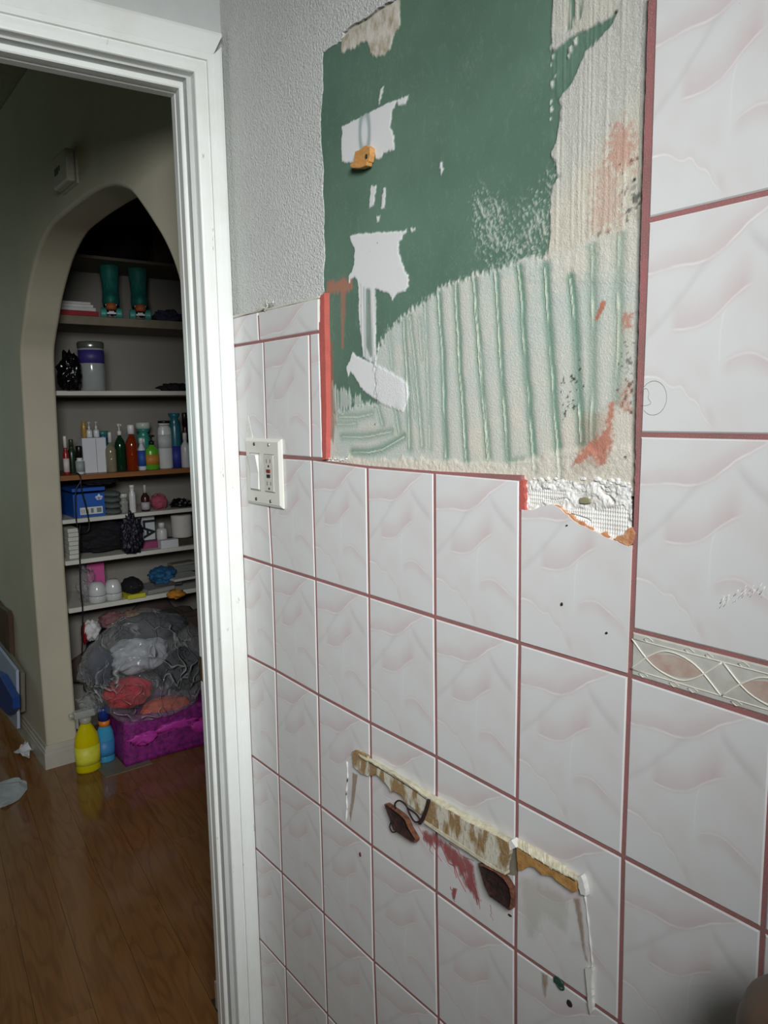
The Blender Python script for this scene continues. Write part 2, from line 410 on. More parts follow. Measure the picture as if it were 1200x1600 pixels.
wm = [sm(sdf(W(p)) + (N2-.5)*.004, -.0006, .0008) for p in white_polys]
dripg = W([(574,455),(574,540),(580,555),(578,500),(577,455)]); dg = sm(sdf(dripg) + .003 + (N3-.5)*.004, -.002, .002)
wm[2] = wm[2]*(1-.75*dg)*(.65+.35*sm(N3, .3, .6))
grayv = sm(.006 - np.abs(np.hypot((GX-W([(571,207)])[0][0])*.9, (GZ-W([(571,207)])[0][1])*.35) - .010), 0, .006)
for p in ([(597,137),(600,136),(598,148),(593,163),(592,156)], [(688,254),(691,254),(693,265),(690,273),(688,266)], [(589,339),(594,336),(593,346),(588,351)], [(600,293),(604,293),(601,325),(596,328)], [(580,290),(589,290),(585,320),(577,326)], [(570,195),(574,200),(574,213),(570,216),(567,208)], [(592,533),(593,545),(590,550)],[(642,357),(650,358),(644,364)]):
    wm.append(sm(sdf(W(p)) + (N2-.5)*.005, -.0008, .001)*.9)
white = np.maximum.reduce(wm); white[:, :] *= 1
# old plaster scrap at the top left
P_scrap = W([(533,78),(534,60),(536,48),(570,28),(612,-6),(624,-6),(625,38),(622,45),(614,62),(610,76),(601,86),(590,88),(578,86),(575,66),(562,70),(552,76),(541,79),(534,84)])
scrap = sm(sdf(P_scrap) + (N1-.5)*.004 + (N3-.5)*.008, -.0008, .001)
# red / brown stains
def stain(pts, soft, nz, amp): return sm(sdf(W(pts)) + (nz-.5)*amp, -soft, soft)
red = np.maximum.reduce([stain([(960,195),(975,190),(992,205),(990,262),(960,268),(948,250)], .006, N2, .03)*.55, stain([(930,262),(962,255),(968,300),(966,350),(925,365),(930,310)], .008, N2, .04)*.35,
 stain([(941,470),(950,471),(944,485),(935,502),(930,500)], .001, N2, .004)*.95, stain([(900,725),(915,697),(930,688),(948,672),(955,630),(962,625),(958,695),(948,725),(940,727),(930,712),(915,720)], .003, N2, .012)*.85,
 stain([(512,440),(550,436),(552,450),(545,457),(510,458)], .003, N3, .02)*.7, stain([(532,458),(540,458),(538,545),(533,545)], .002, N3, .01)*.55, stain([(978,490),(992,488),(985,512),(972,515)], .003, N2, .02)*.7, stain([(972,600),(990,600),(985,640),(965,640)], .004, N2, .03)*.6])
brown = np.maximum.reduce([stain([(511,535),(520,535),(522,600),(526,660),(522,690),(514,680),(512,600)], .003, N3, .012)*.75, stain([(905,650),(955,640),(950,730),(900,738)], .01, N2, .02)*.35])
dark = np.maximum.reduce([sm(stain([(985,262),(1000,255),(1003,345),(985,335),(978,300)], .008, N2, .05)*N1, .32, .55)*.8, sm(stain([(875,590),(905,560),(912,650),(880,655)], .012, N2, .03)*N2, .62, .75),
 sm(stain([(975,540),(992,560),(985,640),(972,620)], .008, N2, .04)*N2, .5, .7)*.7, sm(stain([(945,358),(972,350),(955,368),(940,372)], .004, N1, .02)*N1, .3, .5)*.6])
for (px, py, r_) in [(565,243,0), (964,20,.0022),(591,380,.0014),(580,392,.001),(790,70,.0009),(565,478,.0008),(980,714,.002),(587,663,.0015),(993,281,.0025)]:
    if r_:
        c = W([(px, py)])[0]; dark = np.maximum(dark, sm(r_ - np.hypot(GX-c[0], GZ-c[1]), 0, .0006))
height = .0004 + mud*(.0013 + .0007*N1*m_r + .0005*(N3-.5)*m_r) - groove*.0013*np.maximum(m_t, 0) + ridge*.0016 + np.maximum(white, scrap)*.0012 + (N2-.5)*.0007*np.maximum(m_r, .3*m_t) + scr*.0002
cols = vnoise(GX, GZ, 900, 2.5, 33, 2); colm = sm(cols, .62, .72)*m_r*(1-m_t)
height = np.maximum(height, -.0012) + colm*.0007
low = sm(sdf(W([(505,715),(760,722),(1000,700),(1010,800),(505,760)])) + (N1-.5)*.02, -.004, .004)
height += low*(.0012 + .0015*(N2-.3)); groove *= 1-.75*low
beige = np.clip(low*.9 + .75*sm(sdf(W([(815,380),(1010,150),(1010,440),(880,430)])), -.02, .02) + .5*sm(N4, .5, .7) + .5*sm(sdf(W([(820,560),(1010,500),(1010,800),(640,760),(660,680)])), -.05, .03), 0, 1)
def make_board():
    m = bpy.data.materials.new('stripped green board'); t = NT(m); b = t.b
    at = lambda k: t.n('ShaderNodeAttribute', attribute_name=k).outputs['Fac']
    n1 = t.noise(5, 3, .6); n2 = t.noise(90, 4, .7, stretch=(1, 1, .5)); n3 = t.noise(500, 2, .6)
    g = t.mix(t.rng(n1, .35, .7), srgb(78, 106, 90), srgb(92, 122, 104)); g = t.mix(t.math('MULTIPLY', t.rng(n2, .55, .78), .3), g, srgb(120, 152, 132))
    mudc = t.mix(at('right'), t.mix(at('beige'), srgb(182, 190, 182), srgb(202, 197, 182)), t.mix(at('beige'), srgb(182, 182, 172), srgb(196, 190, 172))); mudc = t.mix(t.math('MULTIPLY', t.rng(n3, .5, .7), .35), mudc, srgb(222, 220, 210))
    c = t.mix(at('mud'), g, mudc)
    c = t.mix(t.math('MULTIPLY', at('groove'), .95), c, srgb(98, 134, 116))
    c = t.mix(t.math('MULTIPLY', at('ridge'), .8), c, srgb(226, 226, 206))
    c = t.mix(at('scrap'), c, t.mix(t.rng(n2, .4, .65), srgb(205, 200, 190), srgb(160, 148, 122)))
    c = t.mix(at('brown'), c, srgb(134, 96, 74)); c = t.mix(at('red'), c, srgb(178, 110, 88))
    c = t.mix(at('white'), c, t.mix(at('gray'), srgb(211, 212, 211), srgb(122, 146, 142)))
    c = t.mix(at('dark'), c, srgb(52, 60, 50))
    t.l(c, b.inputs['Base Color']); b.inputs['Roughness'].default_value = .85
    h = t.math('MULTIPLY', n3, t.math('ADD', .25, t.math('MULTIPLY', at('mud'), 1.))); t.bump(h, .6, .0011)
    return m
board = grid_obj('green_board', GX, GZ, YB - height, make_board(), wall_right, dict(right=m_r*(1-m_t), mud=mud, beige=beige, groove=groove, ridge=ridge, white=white, gray=grayv*.8, scrap=scrap, red=red, brown=brown, dark=dark))
tag(board, 'green board with troweled thinset ridges and white plaster patches')

# --- tiles -------------------------------------------------------------------
TA, TB = .1522, .203
meas = {(1,1):(425,884),(2,1):(492.5,905),(3,1):(575.8,931.5),(4,1):(679,964.5),(5,1):(811,1004.5),(6,1):(982.8,1056),
 (1,2):(430.5,1048),(2,2):(496.8,1086),(3,2):(578,1130),(4,2):(681,1183),(5,2):(807,1251),(6,2):(972.6,1339),(7,2):(1190.8,1454),
 (1,3):(435,1212),(2,3):(500.5,1260),(3,3):(580.5,1322),(4,3):(681,1394),(5,3):(804.6,1484),(6,3):(967,1598),
 (1,4):(440,1364),(2,4):(505.5,1427.5),(3,4):(584,1502.5),(1,5):(446,1512.5),(2,5):(511,1585),
 (2,0):(487,717.5),(3,0):(573,729),(4,0):(678,737.5),(5,0):(812.5,748.5)}
XL = .043
def node(n, r):
    if n == 0:
        p = node(1, r); return (XL, p[1] + (0 if r > 1 else .001))
    if (n, r) in meas: p = PY(*meas[(n, r)]); return (float(p[0]), float(p[2]))
    return (n*TA, max(ZF - r*TB, .0))
def tile(quad, uv=(0, 1, 0, 1), gap=.0025, name='tile', y=0., mats=None, label=None, th=.009, jit=True):
    """quad: bl, br, tr, tl in X,Z"""
    (ax, az), (bx_, bz_), (cx, cz), (dx, dz) = quad
    q = [(ax+gap, az+gap), (bx_-gap, bz_+gap), (cx-gap, cz-gap), (dx+gap, dz-gap)]
    bv = .0015; yo = y + (rng.uniform(-.0003, .0003) if jit else 0)
    qi = [(q[0][0]+bv, q[0][1]+bv), (q[1][0]-bv, q[1][1]+bv), (q[2][0]-bv, q[2][1]-bv), (q[3][0]+bv, q[3][1]-bv)]
    bm = bmesh.new(); uvl = bm.loops.layers.uv.new('UVMap')
    A = [bm.verts.new((x, yo, z)) for x, z in qi]; B = [bm.verts.new((x, yo+bv*.8, z)) for x, z in q]; C = [bm.verts.new((x, th, z)) for x, z in q]
    faces = [bm.faces.new(A)]
    for i in range(4):
        j = (i+1) % 4; f = bm.faces.new((A[i], B[i], B[j], A[j])); f.material_index = 0
        f = bm.faces.new((B[i], C[i], C[j], B[j])); f.material_index = 1
    w_ = bx_-ax; h_ = dz-az
    for f in bm.faces:
        for l in f.loops:
            u = uv[0] + (uv[1]-uv[0])*(l.vert.co.x-ax)/w_; v = uv[2] + (uv[3]-uv[2])*(l.vert.co.z-az)/h_
            l[uvl].uv = (u, v)
    o = from_bm(name, bm, mats or [M_tile, M_tedge], wall_right)
    if label: o['label'] = label
    return o
NC = 11
for r in range(0, 7):
    for n in range(0, NC):
        if r == 0 and n >= 5: continue
        q = [node(n, r+1), node(n+1, r+1), node(n+1, r), node(n, r)]
        uv = (0, 1, 0, 1)
        if n == 0: uv = (1-(q[1][0]-XL)/TA, 1, 0, 1)
        tile(q, uv)
# right-hand block above the border
X6 = lambda z: float(np.interp(z-ZF, [-.201, -.151, .052, .257, .454], [.9160, .9170, .9190, .9210, .9215]))
Zr = [ZF-.151, ZF+.0515, ZF+.257, ZF+.462, ZF+.667, ZF+.872, ZF+1.06]
for n in range(6, NC):
    xa = lambda z: X6(z) if n == 6 else .919 + (n-6)*TA
    xb = lambda z: .919 + (n+1-6)*TA
    for i in range(6):
        a, b_ = Zr[i], Zr[i+1]
        tile([(xa(a), a), (xb(a), a), (xb(b_), b_), (xa(b_), b_)], (0, 1, 0 if i < 5 else .08, 1))
# old block left of the board
Lv1 = [PY(411, 533), PY(417, 714)]; Lv2 = [PY(483.3, 522.5), PY(486.5, 716.5)]
z1a, z0a = ZF+.204, ZF+.0025
xe0, xe1 = PY(503.5, 716)[0], PY(497.5, 520)[0]
tile([(XL, z0a), (Lv1[1][0], z0a), (Lv1[0][0], z1a), (XL-.008, z1a)], (.3, 1, 0, 1))
tile([(Lv1[1][0], z0a), (Lv2[1][0], z0a), (Lv2[0][0], z1a), (Lv1[0][0], z1a)])
tile([(Lv2[1][0], z0a), (xe0+.002, z0a), (xe1+.002, z1a), (Lv2[0][0], z1a)], (0, .25, 0, 1))
tile([(XL-.008, z1a), (.1425, z1a), (.1410, z1a+.053), (XL-.009, z1a+.053)], (.4, 1, .72, .98))
tile([(.1425, z1a), (xe1+.002, z1a), (xe1+.004, z1a+.053), (.1410, z1a+.053)], (0, 1, .72, .98))
# broken tile right of centre
brk = [(820,797),(835,796),(842,793),(850,790),(858,788),(867,790),(874,795),(882,802),(890,808),(900,817),(912,823),(925,829),(937,835),(950,841),(962,846),(972,850),(982,853),(987,852)]
bl, br = node(5, 1), node(6, 1)
g = .0025
outline = [(bl[0]+g, bl[1]+g), (br[0]-g, br[1]+g), tuple(PY(987, 852)[[0, 2]])] + [tuple(PY(x, y)[[0, 2]]) for x, y in brk[::-1][1:]] + [(node(5, 0)[0]+g, PY(820, 797)[2])]
outline = outline[:3] + rag(outline[3:-1], .004, .0007, False, 4) + outline[-1:]
bm = bmesh.new(); uvl = bm.loops.layers.uv.new('UVMap'); f0 = prism_xz(bm, outline, 0., .009)
for f in bm.faces:
    if f is not f0: f.material_index = 1
    for l in f.loops: l[uvl].uv = ((l.vert.co.x-bl[0])/TA, (l.vert.co.z-bl[1])/TB)
tag(from_bm('tile', bm, [M_tile, M_tedge], wall_right), 'tile with its top broken off under the green board')
# exposed biscuit along the break
def strip(pts, name, m, y0, y1, parent=wall_right, seed=2, amp=.0008, label=None):
    bm = bmesh.new(); prism_xz(bm, rag([tuple(PY(x, y, y0)[[0, 2]]) for x, y in pts], .003, amp, True, seed), y0, y1)
    o = from_bm(name, bm, m, parent)
    if label: o['label'] = label
    return o
strip([(866,790),(872,790),(884,801),(897,810),(912,819),(926,827),(924,830),(905,821),(888,811),(876,800)], 'broken_tile_biscuit', M_biscuit, .0012, .009, label='bare terracotta biscuit along the broken tile edge')
strip([(936,835),(944,832),(950,839),(948,842)], 'broken_tile_biscuit', M_biscuit, .001, .009, seed=5)
strip([(958,842),(966,838),(976,836),(980,826),(988,824),(992,832),(990,846),(984,853),(974,850)], 'broken_tile_biscuit', M_biscuit, .001, .010, seed=6)
# white thinset left where the tile came away, with the combed imprint of the tile back
fx = np.arange(.748, .928, .0007); fz = np.arange(ZF-.128, ZF+.012, .0007); FX, FZ = np.meshgrid(fx, fz)
Tn1 = vnoise(FX, FZ, 90, 90, 11); Tn2 = vnoise(FX, FZ, 500, 500, 12)
reg = sdf([tuple(PY(x, y, .006)[[0, 2]]) for x, y in [(818,752),(832,750),(850,752),(870,757),(890,750),(910,755),(930,752),(950,758),(975,760),(988,762),(989,800),(989,850),(985,862),(970,862),(945,852),(920,840),(900,830),(884,820),(870,808),(862,800),(850,800),(838,803),(820,806)]], FX, FZ) + (Tn1-.5)*.004
smooth_r = np.maximum(sdf([tuple(PY(x, y, .006)[[0, 2]]) for x, y in [(826,767),(850,765),(885,768),(880,785),(866,786),(850,784),(838,790),(828,790)]], FX, FZ), sdf([tuple(PY(x, y, .006)[[0, 2]]) for x, y in [(880,800),(900,792),(940,796),(975,790),(984,800),(982,830),(960,838),(930,826),(900,812)]], FX, FZ))
rb = sm(smooth_r + (Tn1-.5)*.006, -.001, .002)
rib = np.clip(np.cos(FX/.0030*2*np.pi)*1.2, -1, 1)*.00045 + np.clip(np.cos(FZ/.0046*2*np.pi)*1.5-.6, -1, 1)*.0003
hh = .0042 + rb*rib + (1-rb)*((Tn1-.45)*.006 + (Tn2-.5)*.0016) + (Tn2-.5)*.0002
crk, _ = pld([tuple(PY(x, y, .006)[[0, 2]]) for x, y in [(892,803),(905,806),(918,811),(924,815)]], FX, FZ); hh -= sm(.0012-crk, 0, .001)*.003
crk2, _ = pld([tuple(PY(x, y, .006)[[0, 2]]) for x, y in [(850,779),(868,781),(884,778),(890,782)]], FX, FZ); hh -= sm(.0009-crk2+(Tn2-.5)*.001, 0, .001)*.003
crk3, _ = pld([tuple(PY(x, y, .006)[[0, 2]]) for x, y in [(938,762),(945,772),(953,776),(960,784)]], FX, FZ); hh -= sm(.0022-crk3+(Tn1-.5)*.004, 0, .001)*.004
M_thin = mat('white thinset', (226, 226, 222), .85, var=.04, scale=60, bump=.3, bscale=900, bdist=.0006, col2=(200, 198, 190))
bed = grid_obj('thinset_bed', FX, FZ, .0095-hh, M_thin, wall_right, keep=reg > 0)
tag(bed, 'rough white thinset with the ribbed imprint of a missing tile')
strip([(905,779),(912,777),(919,780),(921,785),(914,788),(906,785)], 'mortar_lump', mat('olive mortar', (140, 136, 104), .9, bump=.5), .002, .009, label='olive lump of old mortar')

# decorative border row: relief tile with crossing ovals
M_bord = mat('border glaze', (198, 198, 190), .3, var=.12, scale=40, col2=(176, 174, 164))
M_bline = mat('border raised lines', (226, 224, 210), .4, var=.03)
M_boval = mat('border brown ovals', (190, 176, 164), .35, var=.1, scale=60, col2=(176, 146, 132))
zb0, zb1 = ZF-.201, ZF-.151
for n in range(6, NC):
    xa = .9165 if n == 6 else .919+(n-6)*TA*2-(.0 if n == 6 else 0)
    xb = .919+(n+1-6)*TA*2 if n == 6 else xa+TA*2
    if n > 9: break
    xa = .9165 if n == 6 else .919 + (n-6)*2*TA
    xb = .919 + (n-5)*2*TA
    bt = tile([(xa, zb0), (xb, zb0), (xb, zb1), (xa, zb1)], gap=.002, name='border_tile', mats=[M_bord, M_tedge], label='relief border tile with crossed ovals between joints' if n == 6 else None)
    bl_ = bmesh.new(); bo = bmesh.new(); P_ = .0985; zc = (zb0+zb1)/2; k = 0
    x = xa + .003
    def seg(pts, r=.0009):
        tube('', pts, r, None, seg=6, res=5, bm=bl_)
    off0 = xa + .006 - .0
    nn = int((xb-xa)/P_)
    for i in range(nn):
        c = off0 + .045 + i*P_
        hw = .049; hh_ = .016
        up = [(c-hw, -.0005, zc-hh_), (c-hw*.55, -.0005, zc+hh_*.25), (c-.006, -.0005, zc+hh_*.82), (c+hw*.45, -.0005, zc+hh_*.4), (c+hw*.98, -.0005, zc-hh_)]
        dn = [(c-hw, -.0005, zc+hh_), (c-hw*.5, -.0005, zc-hh_*.35), (c+.004, -.0005, zc-hh_*.82), (c+hw*.5, -.0005, zc-hh_*.3), (c+hw*.98, -.0005, zc+hh_)]
        seg(up); seg(dn)
        # oval fill
        N = 20; ring = []
        for j in range(N):
            a_ = 2*math.pi*j/N; ex = c - .001 + .030*math.cos(a_)*(1-.0*abs(math.sin(a_))); ezz = zc + .0105*math.sin(a_)*(1-.25*abs(math.cos(a_)))
            ring.append((ex, ezz))
        prism_xz(bo, ring, -.0006, .0005)
        for (ddx, ddz, s_) in ((-.03, .019, .004), (.015, .019, .004), (.035, .019, .003), (-.035, -.019, .004), (.0, -.019, .004), (.02, -.019, .004)):
            q = [(c+ddx-s_*1.3, -.0004, zc+ddz), (c+ddx, -.0004, zc+ddz+s_*.7), (c+ddx+s_*1.3, -.0004, zc+ddz), (c+ddx, -.0004, zc+ddz-s_*.7)]
            tube('', q, .0005, None, seg=5, res=1, closed=True, bm=bl_)
    seg([(xa+.004, -.0004, zc+.0165), ((xa+xb)/2, -.0004, zc+.0165), (xb-.004, -.0004, zc+.0165)], .0006)
    seg([(xa+.004, -.0004, zc-.0165), ((xa+xb)/2, -.0004, zc-.0165), (xb-.004, -.0004, zc-.0165)], .0006)
    from_bm('raised_lines', bl_, M_bline, bt); from_bm('brown_oval', bo, M_boval, bt)

# grout bed, slightly below the glaze
def poly_slab(name, pts, m, y0, y1): 
    bm = bmesh.new(); prism_xz(bm, pts, y0, y1); return from_bm(name, bm, m, wall_right)
x6r = NC*TA
gA = ZF+.0005
zB = ZF-.203; n5 = node(5, 0)[0]
poly_slab('grout', [(XL-.01, 0), (x6r, 0), (x6r, zB), (XL-.01, zB)], M_grout, .0014, .0095)
poly_slab('grout', [(XL-.01, zB), (n5+.0005, zB), (n5+.0005, ZF+.0012), (node(4,0)[0], node(4,0)[1]+.0005), (node(3,0)[0], node(3,0)[1]+.0005), (node(2,0)[0], ZF+.0005), (XL-.01, ZF+.0005)], M_grout, .0014, .0095)
bk = [(PY(x, y)[0], PY(x, y)[2]-.004) for x, y in ((984, 856), (950, 843), (925, 831), (900, 819), (880, 803), (867, 793), (840, 797), (822, 800))]
poly_slab('grout', [(n5+.0005, zB), (br[0]-.003, zB), (br[0]-.003, bk[0][1])] + bk[1:] + [(n5+.0005, bk[-1][1])], M_grout, .0014, .0095)
poly_slab('grout', [(br[0]-.003, zB), (x6r, zB), (x6r, 2.44), (.9215, 2.44), (X6(ZF+.454)-.0035, ZF+.454), (X6(ZF+.257)-.0035, ZF+.257), (X6(ZF+.05)-.0035, ZF+.05), (X6(ZF)-.0035, ZF-.065), (br[0]-.003, ZF-.075)], M_grout, .0014, .0095)
poly_slab('grout', [(XL-.012, ZF+.0006), (xe0-.001, ZF+.0006), (xe1, ZF+.25), (XL-.012, ZF+.25)], M_grout, .0014, .0095)
# salmon grout edge of the old block, and the salmon stub by the broken tile
e0 = [tuple(PY(x, y, 0.0005)[[0, 2]]) for x, y in [(503.5, 719), (509.5, 718), (510, 640), (508.5, 560), (507, 500), (506.5, 458), (500.5, 463), (499.8, 520), (501.5, 620)]]
bm = bmesh.new(); prism_xz(bm, rag(e0, .008, .0005, True, 9), .0004, .0105); tag(from_bm('grout', bm, M_salmon, wall_right), 'bright salmon grout edge beside the green board')
e1 = [tuple(PY(x, y, 0.0005)[[0, 2]]) for x, y in [(811.5, 797), (811.5, 752), (815, 749), (818, 752), (817, 758), (820, 763), (818, 772), (821, 780), (819, 790), (821, 797)]]
bm = bmesh.new(); prism_xz(bm, rag(e1, .003, .0006, True, 9), .0006, .0105); tag(from_bm('grout', bm, M_salmon, wall_right), 'bright salmon grout stub by the broken tile')
# ragged grout edge along the right tile block beside the board
eg = [(1013.5, -10), (1009.5, 120), (1006.5, 200), (1003.5, 300), (1001.5, 380), (999, 480), (996.5, 560), (994, 640), (993, 690), (992, 700), (994, 712), (991.5, 722), (993.5, 735), (991, 748), (994, 762), (992, 775)]
ig = [(996.5, 775), (997.5, 690), (1005, 400), (1011.5, 200), (1019, -10)]
bm = bmesh.new(); prism_xz(bm, rag([tuple(PY(x, y, .001)[[0, 2]]) for x, y in eg+ig], .006, .0004, True, 12), .0011, .0105); tag(from_bm('grout', bm, M_grout, wall_right), 'rose grout edge overhanging the green board')
# old mortar crumbs along the foot of the board, and caulk on top of the old block
bm = bmesh.new()
for i in range(16):
    p = PY(random.uniform(512, 548), random.uniform(716, 722), .006); s = random.uniform(.001, .0028)
    bmesh.ops.create_icosphere(bm, subdivisions=1, radius=s, matrix=Matrix.Translation((p[0], .006, p[2])) @ Matrix.Diagonal((1.3, .8, .8, 1)))
for i in range(70):
    p = PY(random.uniform(825, 985), random.uniform(748, 768), .006); s = random.uniform(.0012, .0042)
    bmesh.ops.create_icosphere(bm, subdivisions=1, radius=s, matrix=Matrix.Translation((p[0], .0075, p[2])) @ Matrix.Diagonal((1.3, .8, .8, 1)))
tag(from_bm('mortar_crumbs', bm, M_thin, wall_right), kind='stuff')
tube('caulk_bead', [tuple(p) for p in [PY(362, 496.5, .001), PY(380, 491.5, .002), PY(401, 487, .003), PY(412, 481, .002), PY(420, 484, .003), PY(450, 476, .002), PY(480, 470, .003), PY(500, 464, .004)]], lambda t: .0022+.001*math.sin(t*23), mat('old caulk', (205, 203, 190), .7, var=.1), wall_right, seg=6)
tube('caulk_bead', [tuple(PY(x, y, -.0005)) for x, y in [(413, 486), (418, 478), (415, 470), (421, 474), (427, 472)]], .0016, mat('old caulk', (205, 203, 190)), wall_right, seg=6)
tag(strip([(384, 686), (385, 660), (388, 650), (392, 672), (396, 688)], 'paint_scrape', M_thin, -.0006, .0, seed=8, amp=.0006), 'white scrape on the tile above the switch plate')

# --- bathroom shell ------------------------------------------------------------
DEL = .0989; C0 = np.array([.049, 0, 0])
dn = np.array([math.cos(DEL), -math.sin(DEL), 0]); ds = np.array([-math.sin(DEL), -math.cos(DEL), 0])
def fr(dep, s, z): return tuple(C0 + dn*dep + ds*s + np.array([0, 0, z]))
def fbox(bm, d0, d1, s0, s1, z0, z1):
    P = [fr(d, s, z) for z in (z0, z1) for d, s in ((d0, s0), (d1, s0), (d1, s1), (d0, s1))]
    V = [bm.verts.new(p) for p in P]
    for f in ((0,3,2,1),(4,5,6,7),(0,1,5,4),(1,2,6,5),(2,3,7,6),(3,0,4,7)): bm.faces.new([V[i] for i in f])
SI, SO, ZH = .054, .054+.80, 2.074       # jamb faces and head of the opening
bm = bmesh.new(); fbox(bm, -.10, -.022, -.02, SI+.008, 0, 2.5); fbox(bm, -.10, -.022, SO-.008, 2.4, 0, 2.5); fbox(bm, -.10, -.022, SI+.008, SO-.008, ZH-.004, 2.5)
tag(from_bm('wall_left', bm, mat('door wall paint', (190, 193, 190), .6, var=.03, bump=.3, bscale=120, bdist=.001)), 'painted wall around the doorway', kind='structure')
door = tag(empty('door_1', fr(-.05, .4, 0)), 'white painted door frame without a door', kind='structure')
def adopt(o, p): 
    o.parent = p; o.matrix_parent_inverse = Matrix.Translation(p.location).inverted() if p.rotation_euler[2] == 0 else p.matrix_world.inverted(); return o
def frame_piece(name, prof, which, ow):
    """profile (t from the opening edge, dep); right side, head, left side, mitred"""
    bm = bmesh.new()
    def at(t, side, end):
        if side == 'r': return (SI - t, 0 if end == 0 else ZH + t)
        if side == 'l': return (SO + t, 0 if end == 0 else ZH + t)
        return ((SI - min(t, .0535)) if end == 0 else (SO + t), ZH + t)
    A = []; B = []
    for t, d in prof:
        a = at(t, which, 0); b = at(t, which, 1); A.append(bm.verts.new(fr(d, a[0], a[1]))); B.append(bm.verts.new(fr(d, b[0], b[1])))
    n = len(A)
    for i in range(n): bm.faces.new((A[i], A[(i+1) % n], B[(i+1) % n], B[i]))
    bm.faces.new(A[::-1]); bm.faces.new(B)
    return adopt(from_bm(name, bm, M_trim), door)
def casing(wd): return [(0, -.022), (0, -.003), (.0012, -.0006), (.004, 0), (.012, .0005), (.0205, 0), (.0215, -.004), (.0235, -.004), (.0245, .001), (.0345, .0015), (.0352, .0002), (.0362, .0012), (wd-.006, .0005), (wd-.001, -.001), (wd, -.004), (wd, -.022)]
frame_piece('casing', casing(.0535), 'r', 0); frame_piece('casing', casing(.076), 'h', 0); frame_piece('casing', casing(.076), 'l', 0)
jb = [(0, -.0225), (0, -.0995), (.0075, -.0995), (.0075, -.0225)]
for s in 'rhl': frame_piece('jamb', jb, s, 0)
sp = [(0, -.042), (-.013, -.042), (-.015, -.044), (-.015, -.060), (-.0135, -.062), (-.0135, -.070), (-.015, -.072), (-.015, -.091), (0, -.092)]
for s in 'rhl': frame_piece('door_stop', sp, s, 0)
def s_at(x, y, sv):
    n_ = ds; d = ray(x, y); t = ((C0@n_+sv) - n_@CAM)/(n_@d); p = CAM + d*t; return (p-C0)@dn, p[2]
d0_, za = s_at(313, 1026, SI+.016); d1_, zb = s_at(313, 1062, SI+.016)
bm = bmesh.new(); fbox(bm, -.0925, -.078, SI+.0135, SI+.0162, zb, za)
tag(adopt(from_bm('strike_plate', bm, mat('rusty brass', (92, 70, 40), .5, .5, var=.2)), door), 'brown bare mortise plate on the white jamb')
box('wall_back', (-.2, -2.3, 0), (WIN_X+.1, -2.2, 2.5), M_far)['kind'] = 'structure'
bm = bmesh.new(); wy0, wy1, wz0, wz1 = -1.30, -.50, 1.67, 2.3
bbox(bm, (WIN_X, -2.3, 0), (WIN_X+.1, .05, wz0)); bbox(bm, (WIN_X, -2.3, wz1), (WIN_X+.1, .05, 2.5)); bbox(bm, (WIN_X, -2.3, wz0), (WIN_X+.1, wy0, wz1)); bbox(bm, (WIN_X, wy1, wz0), (WIN_X+.1, .05, wz1))
tag(from_bm('wall_front', bm, M_far), kind='structure')
wn = tag(empty('window_1', (WIN_X+.05, (wy0+wy1)/2, wz0)), kind='structure')
bm = bmesh.new()
for a, b in (((0, -.35, 0), (.04, -.31, .7)), ((0, .31, 0), (.04, .35, .7)), ((0, -.35, 0), (.04, .35, .04)), ((0, -.35, .66), (.04, .35, .7))): bbox(bm, a, b)
from_bm('window_frame', bm, M_trim, wn)
box('pane', (.018, -.31, .04), (.022, .31, .66), mat('window glass', (235, 240, 240), .05, alpha=.08), wn)
box('ceiling', (-.25, -2.3, 2.5), (WIN_X+.1, .05, 2.56), mat('ceiling paint', (150, 148, 140), .8))['kind'] = 'structure'

# --- floor planks (run across the doorway, square to the door wall)
floor = tag(box('floor', (-5.0, -2.3, -.05), (WIN_X+.1, 1.3, -.004), mat('subfloor', (60, 45, 30), .9)), 'glossy brown wood plank floor', kind='structure')
def make_wood():
    m = bpy.data.materials.new('brown oak plank'); t = NT(m); b = t.b
    tc = t.n('ShaderNodeTexCoord'); oi = t.n('ShaderNodeObjectInfo')
    off = t.n('ShaderNodeVectorMath', operation='ADD'); t.l(tc.outputs['Object'], off.inputs[0])
    cb = t.n('ShaderNodeCombineXYZ'); t.l(t.math('MULTIPLY', oi.outputs['Random'], 31.), cb.inputs[2]); t.l(t.math('MULTIPLY', oi.outputs['Random'], 7.), cb.inputs[0]); t.l(cb.outputs[0], off.inputs[1])
    big = t.noise(2.2, 2, .5, vec=off.outputs[0], stretch=(.9, 5, 1))
    rings = t.n('ShaderNodeMath', operation='SINE'); t.l(t.math('MULTIPLY', big, 46.), rings.inputs[0])
    fine = t.noise(38, 4, .65, vec=off.outputs[0], stretch=(.12, 4, 1))
    f = t.math('ADD', t.math('MULTIPLY', t.rng(rings.outputs[0], .1, 1), .30), t.math('MULTIPLY', t.rng(fine, .35, .75), .38))
    f = t.math('ADD', f, t.math('MULTIPLY', t.math('SUBTRACT', oi.outputs['Random'], .5), .25), clamp=True)
    c = t.mix(f, srgb(136, 94, 54), srgb(94, 60, 32)); t.l(c, b.inputs['Base Color'])
    b.inputs['Roughness'].default_value = .13; b.inputs['Specular IOR Level'].default_value = .5
    t.bump(fine, .06, .0006); return m
M_wood = make_wood()
pw, pl_ = .128, 1.22
me = bpy.data.meshes.new('plank'); bm = bmesh.new(); bbox(bm, (0, 0, -.008), (pl_-.0012, pw-.0009, 0)); bmesh.ops.recalc_face_normals(bm, faces=bm.faces[:]); bm.to_mesh(me); bm.free(); me.materials.append(M_wood)
